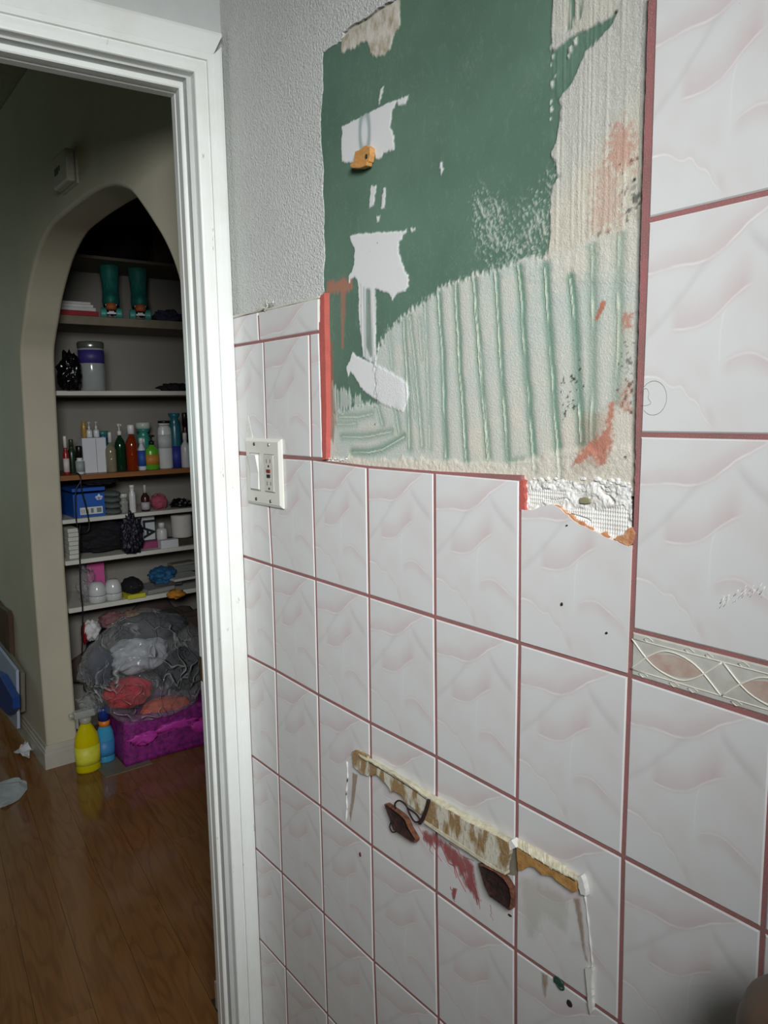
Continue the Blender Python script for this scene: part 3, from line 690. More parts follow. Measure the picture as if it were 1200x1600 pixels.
for j in range(-10, 12):
    for i in range(-4, 2):
        xs = i*pl_ + ((j*0.37) % 1)*pl_ - .3; y = j*pw
        # local frame: length along -dn, width along ds
        p = np.array([0, 0, 0]) + dn*xs + (-ds)*y
        c = p + dn*pl_/2
        if c[0] < -4.6 or c[0] > 1.35 or c[1] < -2.0 or c[1] > 1.05: continue
        if c[1] > -.1 and c[0] > -.3: continue
        o = bpy.data.objects.new('plank', me); COL.objects.link(o); o.parent = floor
        o.location = (p[0], p[1], 0); o.rotation_euler = (0, 0, -DEL)

# --- hallway: arch wall, closet
AY0, AY1 = .042, .168
arch = [(-1.912, 0), (-1.908, .83), (-1.85, 1.50), (-1.83, 1.70), (-1.785, 1.775), (-1.73, 1.832), (-1.66, 1.905), (-1.58, 1.965), (-1.50, 2.015), (-1.43, 2.045), (-1.35, 2.07), (-1.277, 2.083), (-1.16, 2.089), (-1.06, 2.091), (-.98, 2.091), (-.90, 2.090), (-.83, 2.087), (-.764, 2.081), (-.69, 2.069), (-.62, 2.048), (-.555, 2.02), (-.488, 1.972), (-.43, 1.925), (-.37, 1.873), (-.32, 1.815), (-.285, 1.75), (-.26, 1.66), (-.25, 1.5), (-.25, 0)]
HX0, HZ = -4.6, 2.607
bm = bmesh.new()
outer = [(-.25, 0), (-.06, 0), (-.06, HZ), (HX0, HZ), (HX0, 0), (-1.912, 0)]
def catm(P, k=4):
    Q = []
    for i in range(len(P)-1):
        p0 = P[max(i-1, 0)]; p1 = P[i]; p2 = P[i+1]; p3 = P[min(i+2, len(P)-1)]
        for j in range(k):
            t = j/k; Q.append(tuple(.5*((2*p1[a])+(p2[a]-p0[a])*t+(2*p0[a]-5*p1[a]+4*p2[a]-p3[a])*t*t+(3*p1[a]-p0[a]-3*p2[a]+p3[a])*t**3) for a in (0, 1)))
    return Q + [P[-1]]
arch = arch[:2] + catm(arch[2:-2]) + arch[-2:]
pts = [(HX0, 0)] + arch + [(-.055, 0), (-.055, HZ), (HX0, HZ)]
f = prism_xz(bm, pts, AY0, AY1)
aw = from_bm('wall_arch', bm, M_hall, smooth=True); aw.data.set_sharp_from_angle(angle=math.radians(35)); tag(aw, 'plaster hallway wall with a pointed arch opening', kind='structure')
bv = aw.modifiers.new('b', 'BEVEL'); bv.width = .010; bv.segments = 3; bv.limit_method = 'ANGLE'; bv.angle_limit = 1.0; bv.harden_normals = False
tag(box('wall_hall_end', (HX0-.1, -1.5, 0), (HX0, AY1, HZ), M_hall), kind='structure')
tag(box('wall_hall_side', (HX0, -1.6, 0), (-.25, -1.5, HZ), M_hall), kind='structure')
tag(box('ceiling_hall', (HX0, -1.6, HZ), (-.02, AY1, HZ+.06), mat('hall ceiling', (150, 146, 120), .9)), kind='structure')
CLX0 = -2.24
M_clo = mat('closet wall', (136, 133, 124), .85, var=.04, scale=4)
tag(box('wall_closet_back', (CLX0-.06, AY1, 0), (CLX0, 1.15, HZ), M_clo), kind='structure')
tag(box('wall_closet_end', (CLX0-.06, 1.15, 0), (.3, 1.21, HZ), M_clo), kind='structure')
tag(box('wall_closet_right', (.2, AY1, 0), (.26, 1.15, HZ), M_clo), kind='structure')
tag(box('ceiling_closet', (CLX0, AY1, HZ-.1), (.2, 1.15, HZ-.05), M_clo), kind='structure')
# baseboards with a profiled top
def baseboard(name, pts, h=.10, th=.014, lab=None):
    """runs along points (x,y) ; sticks out to the right-hand side"""
    bm = bmesh.new(); prof = [(0, 0), (th, 0), (th, h*.66), (th*.75, h*.70), (th*.8, h*.74), (th*.8, h*.82), (th*.45, h*.86), (th*.4, h), (0, h)]
    P = [np.array(p, float) for p in pts]; rings = []
    for i, p in enumerate(P):
        ns = []
        if i > 0: e = P[i]-P[i-1]; e /= np.linalg.norm(e); ns.append(np.array([e[1], -e[0]]))
        if i < len(P)-1: e = P[i+1]-P[i]; e /= np.linalg.norm(e); ns.append(np.array([e[1], -e[0]]))
        n_ = sum(ns); n_ = n_/np.linalg.norm(n_)/ (math.sqrt((1+ns[0]@ns[-1])/2))
        rings.append([bm.verts.new((p[0]+n_[0]*a, p[1]+n_[1]*a, b)) for a, b in prof])
    k = len(prof)
    for A, B in zip(rings[:-1], rings[1:]):
        for j in range(k): bm.faces.new((A[j], A[(j+1) % k], B[(j+1) % k], B[j]))
    bm.faces.new(rings[0][::-1]); bm.faces.new(rings[-1])
    o = from_bm(name, bm, mat('baseboard paint', (186, 182, 168), .45, var=.06, scale=10)); return tag(o, lab, kind='structure')
baseboard('baseboard_arch', [(HX0, AY0), (-1.912, AY0), (-1.912, AY1)], lab='cream baseboard wrapping the left arch pier')
baseboard('baseboard_right', [(-.25, AY1), (-.25, AY0), (-.06, AY0)], h=.11, lab='short white baseboard just beyond the door jamb')

# ================================================================== THINGS ON THE TILED WALL
# switch plate with rocker switch and outlet insert
M_plate = mat('ivory plate plastic', (214, 214, 204), .35, var=.02)
M_slot = mat('dark slot', (40, 34, 30), .6)
pA, pB = PY(384.5, 683, -.004), PY(440, 687.5, -.004); pC, pD = PY(441.5, 796, -.004), PY(388, 784.5, -.004)
cx, cz = (pA[0]+pB[0]+pC[0]+pD[0])/4, (pA[2]+pB[2]+pC[2]+pD[2])/4; hw, hh2 = (pB[0]-pA[0]+pC[0]-pD[0])/4, (pA[2]+pB[2]-pC[2]-pD[2])/4
plate = tag(empty('switch_plate', (cx, 0, cz)), 'ivory double wall plate with rocker switch and outlet on the tiles', 'switch')
bm = bmesh.new(); y0, y1 = -.0075, -.0008; b_ = .0055
A = [(-hw, -hh2), (hw, -hh2), (hw, hh2), (-hw, hh2)]; Bq = [(-hw+b_, -hh2+b_), (hw-b_, -hh2+b_), (hw-b_, hh2-b_), (-hw+b_, hh2-b_)]
va = [bm.verts.new((x, y1, z)) for x, z in A]; vm = [bm.verts.new((x, -.0035, z)) for x, z in A]; vb = [bm.verts.new((x, y0, z)) for x, z in Bq]
bm.faces.new(vb); bm.faces.new(va[::-1])
for i in range(4): j = (i+1) % 4; bm.faces.new((va[i], va[j], vm[j], vm[i])); bm.faces.new((vm[i], vm[j], vb[j], vb[i]))
from_bm('plate', bm, M_plate, plate)
xs1, xs2 = -.024*hw/.058, .024*hw/.058
def ring_frame(bm, x, w_, h_, y, t=.0008):
    for a, b in (((x-w_, y, -h_), (x-w_+t, y+.001, h_)), ((x+w_-t, y, -h_), (x+w_, y+.001, h_)), ((x-w_, y, -h_), (x+w_, y+.001, -h_+t)), ((x-w_, y, h_-t), (x+w_, y+.001, h_))): bbox(bm, a, b)
bm = bmesh.new(); ring_frame(bm, xs1, .0178, .0345, -.0083); ring_frame(bm, xs2, .0172, .0340, -.0083)
from_bm('seam', bm, mat('seam shadow grey', (150, 148, 138), .7), plate)
bm = bmesh.new()
yr = -.0085
v = [bm.verts.new(p) for p in [(xs1-.0155, yr-.0065, .0315), (xs1+.0155, yr-.0065, .0315), (xs1+.0155, yr-.0010, -.002), (xs1-.0155, yr-.0010, -.002), (xs1+.0155, yr-.0022, -.0315), (xs1-.0155, yr-.0022, -.0315), (xs1-.0155, yr+.001, .0315), (xs1+.0155, yr+.001, .0315), (xs1+.0155, yr+.001, -.0315), (xs1-.0155, yr+.001, -.0315)]]
for f in ((0,1,2,3),(3,2,4,5),(0,6,7,1),(5,4,8,9),(1,7,8,4,2),(0,3,5,9,6),(6,9,8,7)): bm.faces.new([v[i] for i in f])
from_bm('rocker', bm, mat('white rocker', (222, 224, 220), .3, var=.02), plate, bevel=.0006)
of = box('outlet_face', (xs2-.0162, -.0092, -.0328), (xs2+.0162, -.0076, .0328), mat('outlet insert', (206, 205, 194), .35), plate, bevel=.0008)
bm = bmesh.new()
for zz_ in (.020, -.020):
    s_ = 1 if zz_ > 0 else 1
    bm = bmesh.new(); bbox(bm, (xs2-.0075, -.0096, zz_-.002), (xs2-.0062, -.0090, zz_+.005)); bbox(bm, (xs2+.0055, -.0096, zz_-.0015), (xs2+.0068, -.0090, zz_+.005))
    bmesh.ops.create_cone(bm, cap_ends=True, segments=10, radius1=.0022, radius2=.0022, depth=.0008, matrix=Matrix.Translation((xs2, -.0095, zz_-.0075)) @ Matrix.Rotation(math.pi/2, 4, 'X')); tag(from_bm('outlet_slots', bm, M_slot, of), kind='stuff')
box('reset_button', (xs2-.0062, -.0112, .0010), (xs2+.0062, -.0090, .0068), mat('red button', (120, 44, 34), .5), of, bevel=.0004)
box('test_button', (xs2-.0052, -.0112, -.0078), (xs2+.0052, -.0090, -.0020), mat('black button', (24, 22, 20), .5), of, bevel=.0004)
for x_, z_, c_ in ((xs1, .048, (70, 62, 50)), (xs2, .048, (170, 165, 150)), (xs1, -.048, (52, 46, 38)), (xs2, -.048, (110, 104, 92))):
    bm = bmesh.new(); bmesh.ops.create_cone(bm, cap_ends=True, segments=16, radius1=.0034, radius2=.0028, depth=.0014, matrix=Matrix.Translation((x_, -.0080, z_*hh2/.058)) @ Matrix.Rotation(math.pi/2, 4, 'X'))
    from_bm('screw', bm, mat('screw %d' % c_[0], c_, .4, .6), plate)

# orange wall anchor stuck in the upper white patch
p = PY(567, 245, .006)
anc = tag(empty('wall_anchor', (p[0], .006, p[2])), 'chipped orange plastic wall anchor in the upper white plaster patch', 'wall anchor')
M_or = mat('orange plastic', (198, 144, 80), .55, var=.12, scale=200, bump=.4, bscale=400)
def rel(pts, Y, o): return [(PY(x, y, Y)[0]-o[0], PY(x, y, Y)[2]-o[2]) for x, y in pts]
bm = bmesh.new(); prism_xz(bm, rag(rel([(556,237),(562,235),(570,229),(575,227),(580,231),(580,242),(578,252),(573,259),(564,262),(552,262),(548,258),(554,252)], .002, p), .003, .0005, True, 2), -.006, .003)
from_bm('anchor_body', bm, M_or, anc, bevel=.001)
bm = bmesh.new(); prism_xz(bm, rel([(549,256),(556,256),(566,259),(575,253),(574,259),(564,263),(552,263),(548,260)], -.002, p), -.010, .0)
from_bm('anchor_lip', bm, M_or, anc, bevel=.001)
q = rel([(571, 244)], -.002, p)[0]
bm = bmesh.new(); bmesh.ops.create_cone(bm, cap_ends=True, segments=14, radius1=.0034, radius2=.0030, depth=.001, matrix=Matrix.Translation((q[0], -.0066, q[1])) @ Matrix.Rotation(math.pi/2, 4, 'X') @ Matrix.Diagonal((.7, 1, 1, 1)))
from_bm('screw_hole', bm, M_slot, anc)

# broken shelf remnant: glue ledge --------------------------------------------
def make_glue():
    m = bpy.data.materials.new('dried glue ledge'); t = NT(m); b = t.b
    n1 = t.noise(55, 3, .5, stretch=(1, 1, .45)); n2 = t.noise(260, 3, .6, stretch=(1.4, 1, .5)); n3 = t.noise(500, 2, .6)
    c = t.mix(t.rng(n1, .45, .56), srgb(208, 204, 186), srgb(150, 122, 82)); c = t.mix(t.math('MULTIPLY', t.rng(n2, .55, .7), .5), c, srgb(120, 96, 62))
    c = t.mix(t.math('MULTIPLY', t.rng(n3, .6, .75), .6), c, srgb(232, 230, 220))
    t.l(c, b.inputs['Base Color']); b.inputs['Roughness'].default_value = .6; t.bump(n2, .7, .0015); return m
M_glue = make_glue()
M_cream = mat('cream ledge top', (218, 212, 186), .8, var=.12, scale=90, bump=.7, bscale=260, bdist=.0015, col2=(186, 178, 150))
M_tan = mat('tan glue', (190, 146, 84), .7, var=.2, scale=70, bump=.7, bscale=240, bdist=.0015, col2=(146, 104, 58))
ledge = tag(empty('broken_ledge', tuple(PY(560, 1180, 0))), 'broken off cream ledge with brown glue, slanting across the lower tiles', 'ledge')
L0 = np.array(ledge.location)
def lp(pts, Y): return [(PY(x, y, Y)[0]-L0[0], PY(x, y, Y)[2]-L0[2]) for x, y in pts]
def lstrip(name, pts, Y0, Y1, m, seed=1, amp=.0007, label=None, step=.003, bevel=0):
    bm = bmesh.new(); prism_xz(bm, rag(lp(pts, Y0), step, amp, True, seed), Y0, Y1)
    o = from_bm(name, bm, m, ledge, bevel=bevel)
    if label: o['label'] = label
    return o
# sloping top: loft from the wall line down to the front lip
def loft(name, A, YA, B, YB_, m, thick=.002, seed=1):
    bm = bmesh.new(); r = random.Random(seed); n = 40
    def samp(L, Y):
        P = [PY(x, y, Y) - L0 for x, y in L]; d = [0]
        for a, b in zip(P[:-1], P[1:]): d.append(d[-1]+np.linalg.norm(b-a))
        return [np.array([np.interp(d[-1]*i/n, d, [p[k] for p in P]) for k in range(3)]) for i in range(n+1)]
    a, b = samp(A, YA), samp(B, YB_)
    R = []
    for i in range(n+1):
        mid = (a[i]+b[i])/2 + np.array([0, -.0006, .0008])
        R.append([bm.verts.new(tuple(q + np.array([0, r.uniform(-.0006, .0006), r.uniform(-.0006, .0006)]))) for q in (a[i], mid, b[i], b[i]-np.array([0, 0, thick]), a[i]-np.array([0, 0, thick+.001]))])
    for i in range(n):
        for k in range(5): bm.faces.new((R[i][k], R[i][(k+1) % 5], R[i+1][(k+1) % 5], R[i+1][k]))
    bm.faces.new(R[0][::-1]); bm.faces.new(R[-1])
    return from_bm(name, bm, m, ledge)
loft('ledge_top', [(556,1172),(600,1196),(650,1225),(700,1255),(760,1286),(800,1310)], -.0002, [(562,1181),(580,1190),(620,1213),(668,1246),(700,1264),(740,1288),(770,1302),(794,1316)], -.011, M_cream)
loft('ledge_top', [(806,1308),(840,1325),(880,1350),(906,1370)], -.0002, [(806,1322),(830,1336),(860,1354),(884,1366),(902,1374)], -.009, M_cream, seed=3)
lstrip('ledge_face', [(576,1191),(600,1205),(640,1230),(669,1250),(664,1272),(658,1272),(645,1263),(632,1252),(628,1243),(620,1238),(616,1236),(611,1238),(607,1230),(601,1222),(596,1218),(592,1213),(586,1210),(578,1212)], -.0105, -.0055, M_glue, 2)
lstrip('ledge_face', [(671,1251),(700,1266),(740,1290),(770,1304),(794,1318),(797,1328),(793,1345),(789,1364),(762,1348),(730,1326),(700,1306),(663,1283)], -.0125, -.0065, M_glue, 4, amp=.0003)
lstrip('ledge_face', [(663,1282),(700,1306),(730,1326),(762,1348),(789,1363),(789,1367),(760,1352),(728,1330),(698,1311),(662,1286)], -.0130, -.0045, M_cream, 5, amp=.0002)
lstrip('ledge_face', [(807,1324),(830,1338),(860,1356),(885,1369),(900,1378),(900,1392),(895,1394),(880,1384),(872,1378),(862,1370),(846,1366),(836,1356),(826,1354),(815,1360),(809,1360)], -.0085, -.0035, M_tan, 6, label='tan glue face at the right end of the ledge')
lstrip('ledge_face', [(550,1174),(556,1172),(574,1182),(576,1193),(577,1202),(573,1212),(564,1209),(552,1198)], -.0070, -.0020, M_glue, 7)
lstrip('ledge_end', [(795,1315),(799,1313),(806,1324),(797,1330)], -.0115, -.001, mat('white caulk', (226, 226, 220), .5), 8, amp=.0004)
lstrip('ledge_end', [(902,1372),(908,1369),(913,1384),(915,1400),(907,1398),(904,1386)], -.0075, -.0002, mat('white caulk', (226, 226, 220)), 9, label='white caulk lump at the right end')
lstrip('ledge_gap_shade', [(797,1330),(806,1324),(808,1360),(806,1368),(790,1366)], -.0012, -.0001, mat('painted gap shade', (140, 134, 118), .8, var=.15), 10, amp=.0003)  # dark strip painted in for the shade in the gap of the ledge
# caulk lines that outlined the missing piece
tube('caulk_line', [tuple(PY(x, y, -.0007)-L0) for x, y in [(542,1190),(543,1215),(541,1240),(542,1262),(540,1285)]], lambda t: .0011+.0006*math.sin(t*31), mat('white caulk', (226, 226, 220)), ledge, seg=6)
tube('caulk_line', [tuple(PY(x, y, -.0007)-L0) for x, y in [(914,1400),(918,1430),(922,1470),(925,1500),(925,1512)]], lambda t: .0010+.0005*math.sin(t*27), mat('white caulk', (226, 226, 220)), ledge, seg=6)
tag(lstrip('caulk_strip', [(914,1514),(925,1513),(924,1545),(926,1580),(922,1586),(919,1575),(917,1545)], -.005, -.0002, mat('white caulk', (226, 226, 220)), 12, amp=.0005), 'loose strip of white caulk at the lower right')
# stains run down the tiles below the ledge
def make_stain(name, col, dens, sc=70, stretch=(1, 1, .35), lo=.55, hi=.85):
    m = bpy.data.materials.new(name); t = NT(m); b = t.b
    ed = t.n('ShaderNodeAttribute', attribute_name='fade').outputs['Fac']
    n1 = t.noise(sc, 4, .7, stretch=stretch)
    a = t.math('MULTIPLY', t.rng(t.math('ADD', t.math('MULTIPLY', n1, .9), t.math('MULTIPLY', ed, .45)), lo, hi), dens, clamp=True)
    a = t.math('MULTIPLY', a, t.rng(ed, 0., .5, smooth=True))
    b.inputs['Base Color'].default_value = srgb(*col); b.inputs['Roughness'].default_value = .6; t.l(a, b.inputs['Alpha']); return m
def stain_obj(pts, m, name='stain', seed=0, label=None, fadew=.012, Y=-.0009):
    poly = [tuple(PY(x, y, Y)[[0, 2]]) for x, y in pts]; P = np.array(poly)
    X_, Z_ = np.meshgrid(np.arange(P[:, 0].min(), P[:, 0].max(), .0012), np.arange(P[:, 1].min(), P[:, 1].max(), .0012))
    s_ = sdf(poly, X_, Z_)
    o = grid_obj(name, X_-L0[0], Z_-L0[2], np.full(X_.shape, Y), m, ledge, dict(fade=np.clip(s_/fadew, 0, 1)), keep=s_ > -.0012)
    if label: o['label'] = label
    return o
S_red = make_stain('reddish paint smear', (160, 84, 84), .8, 95, (1, 1, .45), .62, .9); S_tan = make_stain('tan glue run', (164, 138, 112), .6, 60); S_pale = make_stain('pale water mark', (192, 190, 168), .22, 40)
stain_obj([(655,1290),(680,1296),(700,1312),(730,1335),(745,1350),(748,1375),(756,1410),(748,1425),(735,1400),(722,1385),(712,1362),(700,1352),(688,1330),(670,1330),(658,1312)], S_red, label='red paint smear under the ledge')
stain_obj([(706,1384),(716,1388),(712,1405),(708,1410),(704,1396)], S_red, fadew=.003, Y=-.0011)
stain_obj([(550,1205),(560,1210),(556,1240),(552,1270),(548,1290),(545,1270),(548,1240)], S_tan, fadew=.004)
stain_obj([(892,1400),(908,1400),(914,1440),(918,1490),(922,1510),(912,1500),(905,1470),(898,1430)], S_tan, fadew=.006)
stain_obj([(808,1362),(840,1366),(880,1390),(896,1400),(898,1440),(890,1470),(860,1450),(840,1480),(820,1470),(808,1420)], S_pale, fadew=.02, Y=-.0007)
stain_obj([(843,1515),(860,1520),(858,1560),(850,1570),(845,1545)], S_tan, fadew=.006)
# thin red strokes that wander through the smear
bm = bmesh.new(); r9 = random.Random(9)
for (x0, y0, x1, y1, k) in ((664,1300,676,1335,.9),(672,1310,690,1345,1),(690,1322,716,1372,1.3),(700,1330,728,1392,1.2),(712,1345,742,1402,1.2),(722,1350,746,1412,1),(735,1368,752,1420,.8),(706,1384,712,1410,.8),(700,1318,742,1348,.8),(655,1292,668,1322,.7),(764,1414,770,1440,.5)):
    P9 = [PY(x0+(x1-x0)*j/6+r9.uniform(-2.5, 2.5), y0+(y1-y0)*j/6+r9.uniform(-2, 2), -.0003)-L0 for j in range(7)]
    tube('', [tuple(q) for q in P9], lambda t, k=k: .00075*k*(1-.5*t), None, seg=5, res=4, bm=bm)
tag(from_bm('paint_strokes', bm, mat('red paint strokes', (164, 84, 86), .6, var=.1), ledge), kind='stuff')
# dark seam between the ledge top and its glued face
tube('seam_line', [tuple(PY(x, y, -.0118)-L0) for x, y in [(576,1191),(600,1205),(640,1230),(669,1250.5),(700,1266),(740,1290),(770,1304),(794,1318)]], .0005, mat('seam black', (50, 44, 36), .8), ledge, seg=5)
tube('seam_line', [tuple(PY(x, y, -.0090)-L0) for x, y in [(808,1324),(830,1338),(860,1356),(885,1369),(898,1377)]], .0004, mat('seam black', (50, 44, 36)), ledge, seg=5)
# pencilled circle and pale scuffs on the right-hand tiles
c9 = PY(1021, 622, 0)
tube('pencil_circle', [(c9[0]+.0145*math.cos(a), -.0002, c9[2]+.0165*math.sin(a)) for a in [2*math.pi*j/16 for j in range(-6, 8)]], .00028, mat('pencil grey', (140, 140, 142), .8), wall_right, seg=4)
tube('pencil_circle', [tuple(PY(x, y, -.0002)) for x, y in [(1004,610),(1010,607),(1014,614),(1013,622),(1017,630),(1008,634),(1003,632)]], .00024, mat('pencil grey', (140, 140, 142)), wall_right, seg=4)
bm = bmesh.new()
for i in range(26):
    x0, y0 = r9.uniform(1122, 1190), 0; y0 = 942 - (x0-1122)*.22 + r9.uniform(-9, 9); l9 = r9.uniform(4, 13)
    tube('', [tuple(PY(x0, y0, -.0003)), tuple(PY(x0+l9*.4, y0-l9*.5, -.0003)), tuple(PY(x0+l9*.7, y0-l9, -.0003))], .00022, None, seg=4, res=1, bm=bm)
tag(from_bm('paint_scuffs', bm, mat('white caulk', (226, 226, 220)), wall_right), kind='stuff')
# hairlines & drips on tiles; small holes
def dot(px, py, rx, rz, m, name, lab, cat, parent=None):
    p = PY(px, py, 0); bm = bmesh.new(); s = mpp(p)
    bmesh.ops.create_cone(bm, cap_ends=True, segments=12, radius1=1, radius2=.8, depth=1, matrix=Matrix.Diagonal((rx*s*1.4, .0012, rz*s, 1)) @ Matrix.Rotation(math.pi/2, 4, 'X'))
    o = from_bm(name, bm, m, parent); o.location = (p[0], -.0007, p[2]); 
    return o
M_hole = mat('hole', (34, 26, 24), .9); M_rhole = mat('rust hole', (110, 40, 34), .8)
for (px, py, a, b, m, nm) in ((563,1335,2.0,4.2,M_rhole,'drill_hole'),(890,1568,4,6,M_hole,'drill_hole'),(797,1430,3,1.6,M_hole,'drill_hole'),(878,944,1.6,3,M_hole,'chip'),(948,989,1.5,2,M_hole,'chip'),(886,821,1.2,1.4,M_hole,'chip')):
    o = dot(px, py, a, b, m, nm, None, None, wall_right)
# green wall plug in the lower joint
p = PY(876, 1535, 0); plug = tag(empty('green_plug', (p[0], 0, p[2])), 'small dark green plastic plug in the grout joint near the caulk strip', 'wall anchor')
tube('plug_ring', [(-.006, -.002, .003), (-.002, -.003, .0065), (.005, -.003, .004), (.007, -.003, -.003), (.002, -.003, -.006), (-.005, -.002, -.003)], .0011, mat('dark green plastic', (46, 78, 66), .4), plug, closed=True, seg=8)
box('plug_body', (-.009, -.003, -.004), (.004, .002, .003), mat('dark green plastic', (46, 78, 66)), plug, bevel=.001)

# two rusted mounting clips
M_rust = mat('rusted steel', (92, 62, 54), .8, .2, var=.2, scale=120, bump=.9, bscale=300, bdist=.003, col2=(138, 84, 52))
M_rustd = mat('dark rust', (26, 18, 16), .9, .1, var=.2, scale=150, bump=1., bscale=220, bdist=.004, col2=(62, 30, 24))
def clip(pts, inner, lab, wires, Yf):
    c = np.mean([PY(x, y, Yf) for x, y in pts], 0)
    e = tag(empty('rusty_clip', (c[0], 0, c[2])), lab, 'bracket')
    g = lambda P, Y: [(PY(x, y, Y)[0]-c[0], PY(x, y, Y)[2]-c[2]) for x, y in P]
    # folded plate: rim standing off the wall, dished face
    O = g(pts, Yf); n = len(O); mxz = np.mean(O, 0); r_ = random.Random(8)
    bm = bmesh.new(); L = []
    for k, (f_, y_) in enumerate(((1.0, Yf+.007), (1.02, Yf), (.93, Yf-.001), (.80, Yf+.0035), (.45, Yf+.006), (.0, Yf+.0065))):
        L.append([bm.verts.new((mxz[0]+(p[0]-mxz[0])*f_*(1+r_.uniform(-.03, .03)), y_+r_.uniform(-.0004, .0004), mxz[1]+(p[1]-mxz[1])*f_*(1+r_.uniform(-.03, .03)))) for p in O])
    for k in range(2):
        for i in range(n): bm.faces.new((L[k][i], L[k][(i+1) % n], L[k+1][(i+1) % n], L[k+1][i]))
    bm.faces.new(L[0][::-1]); from_bm('clip_rim', bm, M_rust, e)
    bm = bmesh.new(); L2 = [[bm.verts.new(v) for v in ring] for ring in [[(mxz[0]+(p[0]-mxz[0])*f_*(1+r_.uniform(-.03, .03)), y_+r_.uniform(-.0005, .0005), mxz[1]+(p[1]-mxz[1])*f_*(1+r_.uniform(-.03, .03))) for p in O] for f_, y_ in ((.95, Yf-.0011), (.80, Yf+.002), (.45, Yf+.0045), (.05, Yf+.005))]]
    for k in range(3):
        for i in range(n): bm.faces.new((L2[k][i], L2[k][(i+1) % n], L2[k+1][(i+1) % n], L2[k+1][i]))
    bm.faces.new(L2[3]); from_bm('clip_dish', bm, M_rustd, e)
    bm = bmesh.new(); bbox(bm, (-.003, Yf+.0035, -.004), (.003, -.0002, .004)); from_bm('clip_stem', bm, M_rustd, e)
    for wpts, r_ in wires:
        tube('wire', [(PY(x, y, Y)[0]-c[0], Y, PY(x, y, Y)[2]-c[2]) for x, y, Y in wpts], r_, M_rustd, e, seg=8)
    return e
clip([(601,1257),(604,1256),(626,1272),(634,1280),(640,1294),(651,1312),(649,1316),(643,1315),(630,1306),(614,1296),(609,1280)], [(606,1263),(622,1273),(630,1284),(642,1308),(632,1303),(616,1293),(611,1278)],
     'left rusted diamond clip with a bent wire below the ledge', [([(619,1266,-.012),(617,1256,-.016),(624,1251,-.018),(634,1258,-.016),(640,1272,-.014),(648,1284,-.012),(656,1282,-.012),(650,1272,-.012),(636,1262,-.014)], .0013), ([(656,1286,-.013),(661,1278,-.014),(667,1262,-.015),(670,1250,-.014)], .0028), ([(611,1284,-.010),(609,1292,-.008),(613,1300,-.006),(620,1299,-.005)], .0009)], -.016)
bm = bmesh.new()
clip([(748,1350),(756,1352),(775,1361),(790,1373),(799,1388),(801,1404),(799,1421),(795,1421),(780,1411),(765,1400),(757,1384),(752,1366)], [(753,1356),(770,1362),(786,1376),(794,1392),(795,1412),(780,1404),(766,1393),(759,1378)],
     'right rusted diamond clip under the middle of the ledge', [], -.014)
M_pink = mat('worn pink paint', (150, 92, 88), .6, var=.2, scale=200)
pp = lambda P, Y: [(PY(x, y, Y)[0], PY(x, y, Y)[2]) for x, y in P]
# brown object at the lower right corner, in front of the tiles
pb = PY(1205, 1600, -.12)
post = tag(empty('wooden_post', (pb[0]+.024, -.12, 0)), 'rounded dark brown post top at the bottom right corner', 'post')
M_bpost = mat('dark brown wood', (92, 70, 54), .5, var=.15, scale=30, stretch=(1, 1, .1))
lathe('post_shaft', [(.03, 0), (.03, pb[2]-.06), (.024, pb[2]-.04)], M_bpost, post, 24)
lathe('post_knob', [(.020, 0), (.036, .008), (.045, .028), (.046, .048), (.040, .068), (.026, .082), (.010, .087), (0, .088)], M_bpost, post, 28, (0, 0, pb[2]-.042))
lathe('post_foot', [(.045, 0), (.045, .02), (.03, .035)], M_bpost, post, 24)

# ================================================================== HALL THINGS
# chime box above the arch
pc = PY(110, 268, AY0); sx_ = .055
chime = tag(empty('chime_box', (pc[0], AY0, pc[2])), 'small white box mounted high on the hallway wall above the arch', 'thermostat')
M_ch = mat('chime plastic', (188, 184, 168), .5)
cw = .68*(PY(128, 268, AY0-.03)[0]-PY(91, 268, AY0-.03)[0])
bm = bmesh.new(); bbox(bm, (-cw*.46, -.032, -.045), (cw*.46, -.006, .045)); from_bm('chime_cover', bm, M_ch, chime, bevel=.006)
box('chime_base', (-cw*.5, -.006, -.05), (cw*.5, 0, .05), M_ch, chime)
box('chime_display', (-cw*.30, -.0335, -.010), (-cw*.08, -.031, .010), mat('display black', (16, 16, 16), .3), chime)
box('chime_button', (cw*.0, -.0335, -.004), (cw*.04, -.031, .010), mat('display black', (16, 16, 16)), chime)

# shelves fixed to the closet's left wall
SHF = -1.905
def zs(x, y): return float(PX(x, y, SHF)[2])
S = {1: (zs(92, 491), zs(92, 505)), 2: (zs(97, 610.5), zs(97, 618)), 3: (zs(110, 743), zs(110, 751)), 4: (zs(113, 811.5), zs(113, 818)), 5: (zs(117, 875.5), zs(117, 882.5)), 6: (zs(123, 949), zs(123, 956.5)), 0: (zs(130, 397), zs(130, 402))}
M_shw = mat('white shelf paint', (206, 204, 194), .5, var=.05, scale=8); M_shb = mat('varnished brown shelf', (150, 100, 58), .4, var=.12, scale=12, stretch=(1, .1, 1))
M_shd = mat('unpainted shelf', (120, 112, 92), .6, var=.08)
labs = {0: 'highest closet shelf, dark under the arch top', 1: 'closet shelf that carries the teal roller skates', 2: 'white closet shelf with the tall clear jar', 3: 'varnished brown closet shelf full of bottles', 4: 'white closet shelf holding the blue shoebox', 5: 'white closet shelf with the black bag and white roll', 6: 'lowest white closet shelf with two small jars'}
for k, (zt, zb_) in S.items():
    o = box('closet_shelf', (CLX0, AY1+.002, zb_), (SHF, 1.148, zt), M_shb if k == 3 else (M_shd if k in (0, 1) else M_shw), bevel=.002); tag(o, labs[k], 'shelf', 'closet shelves')
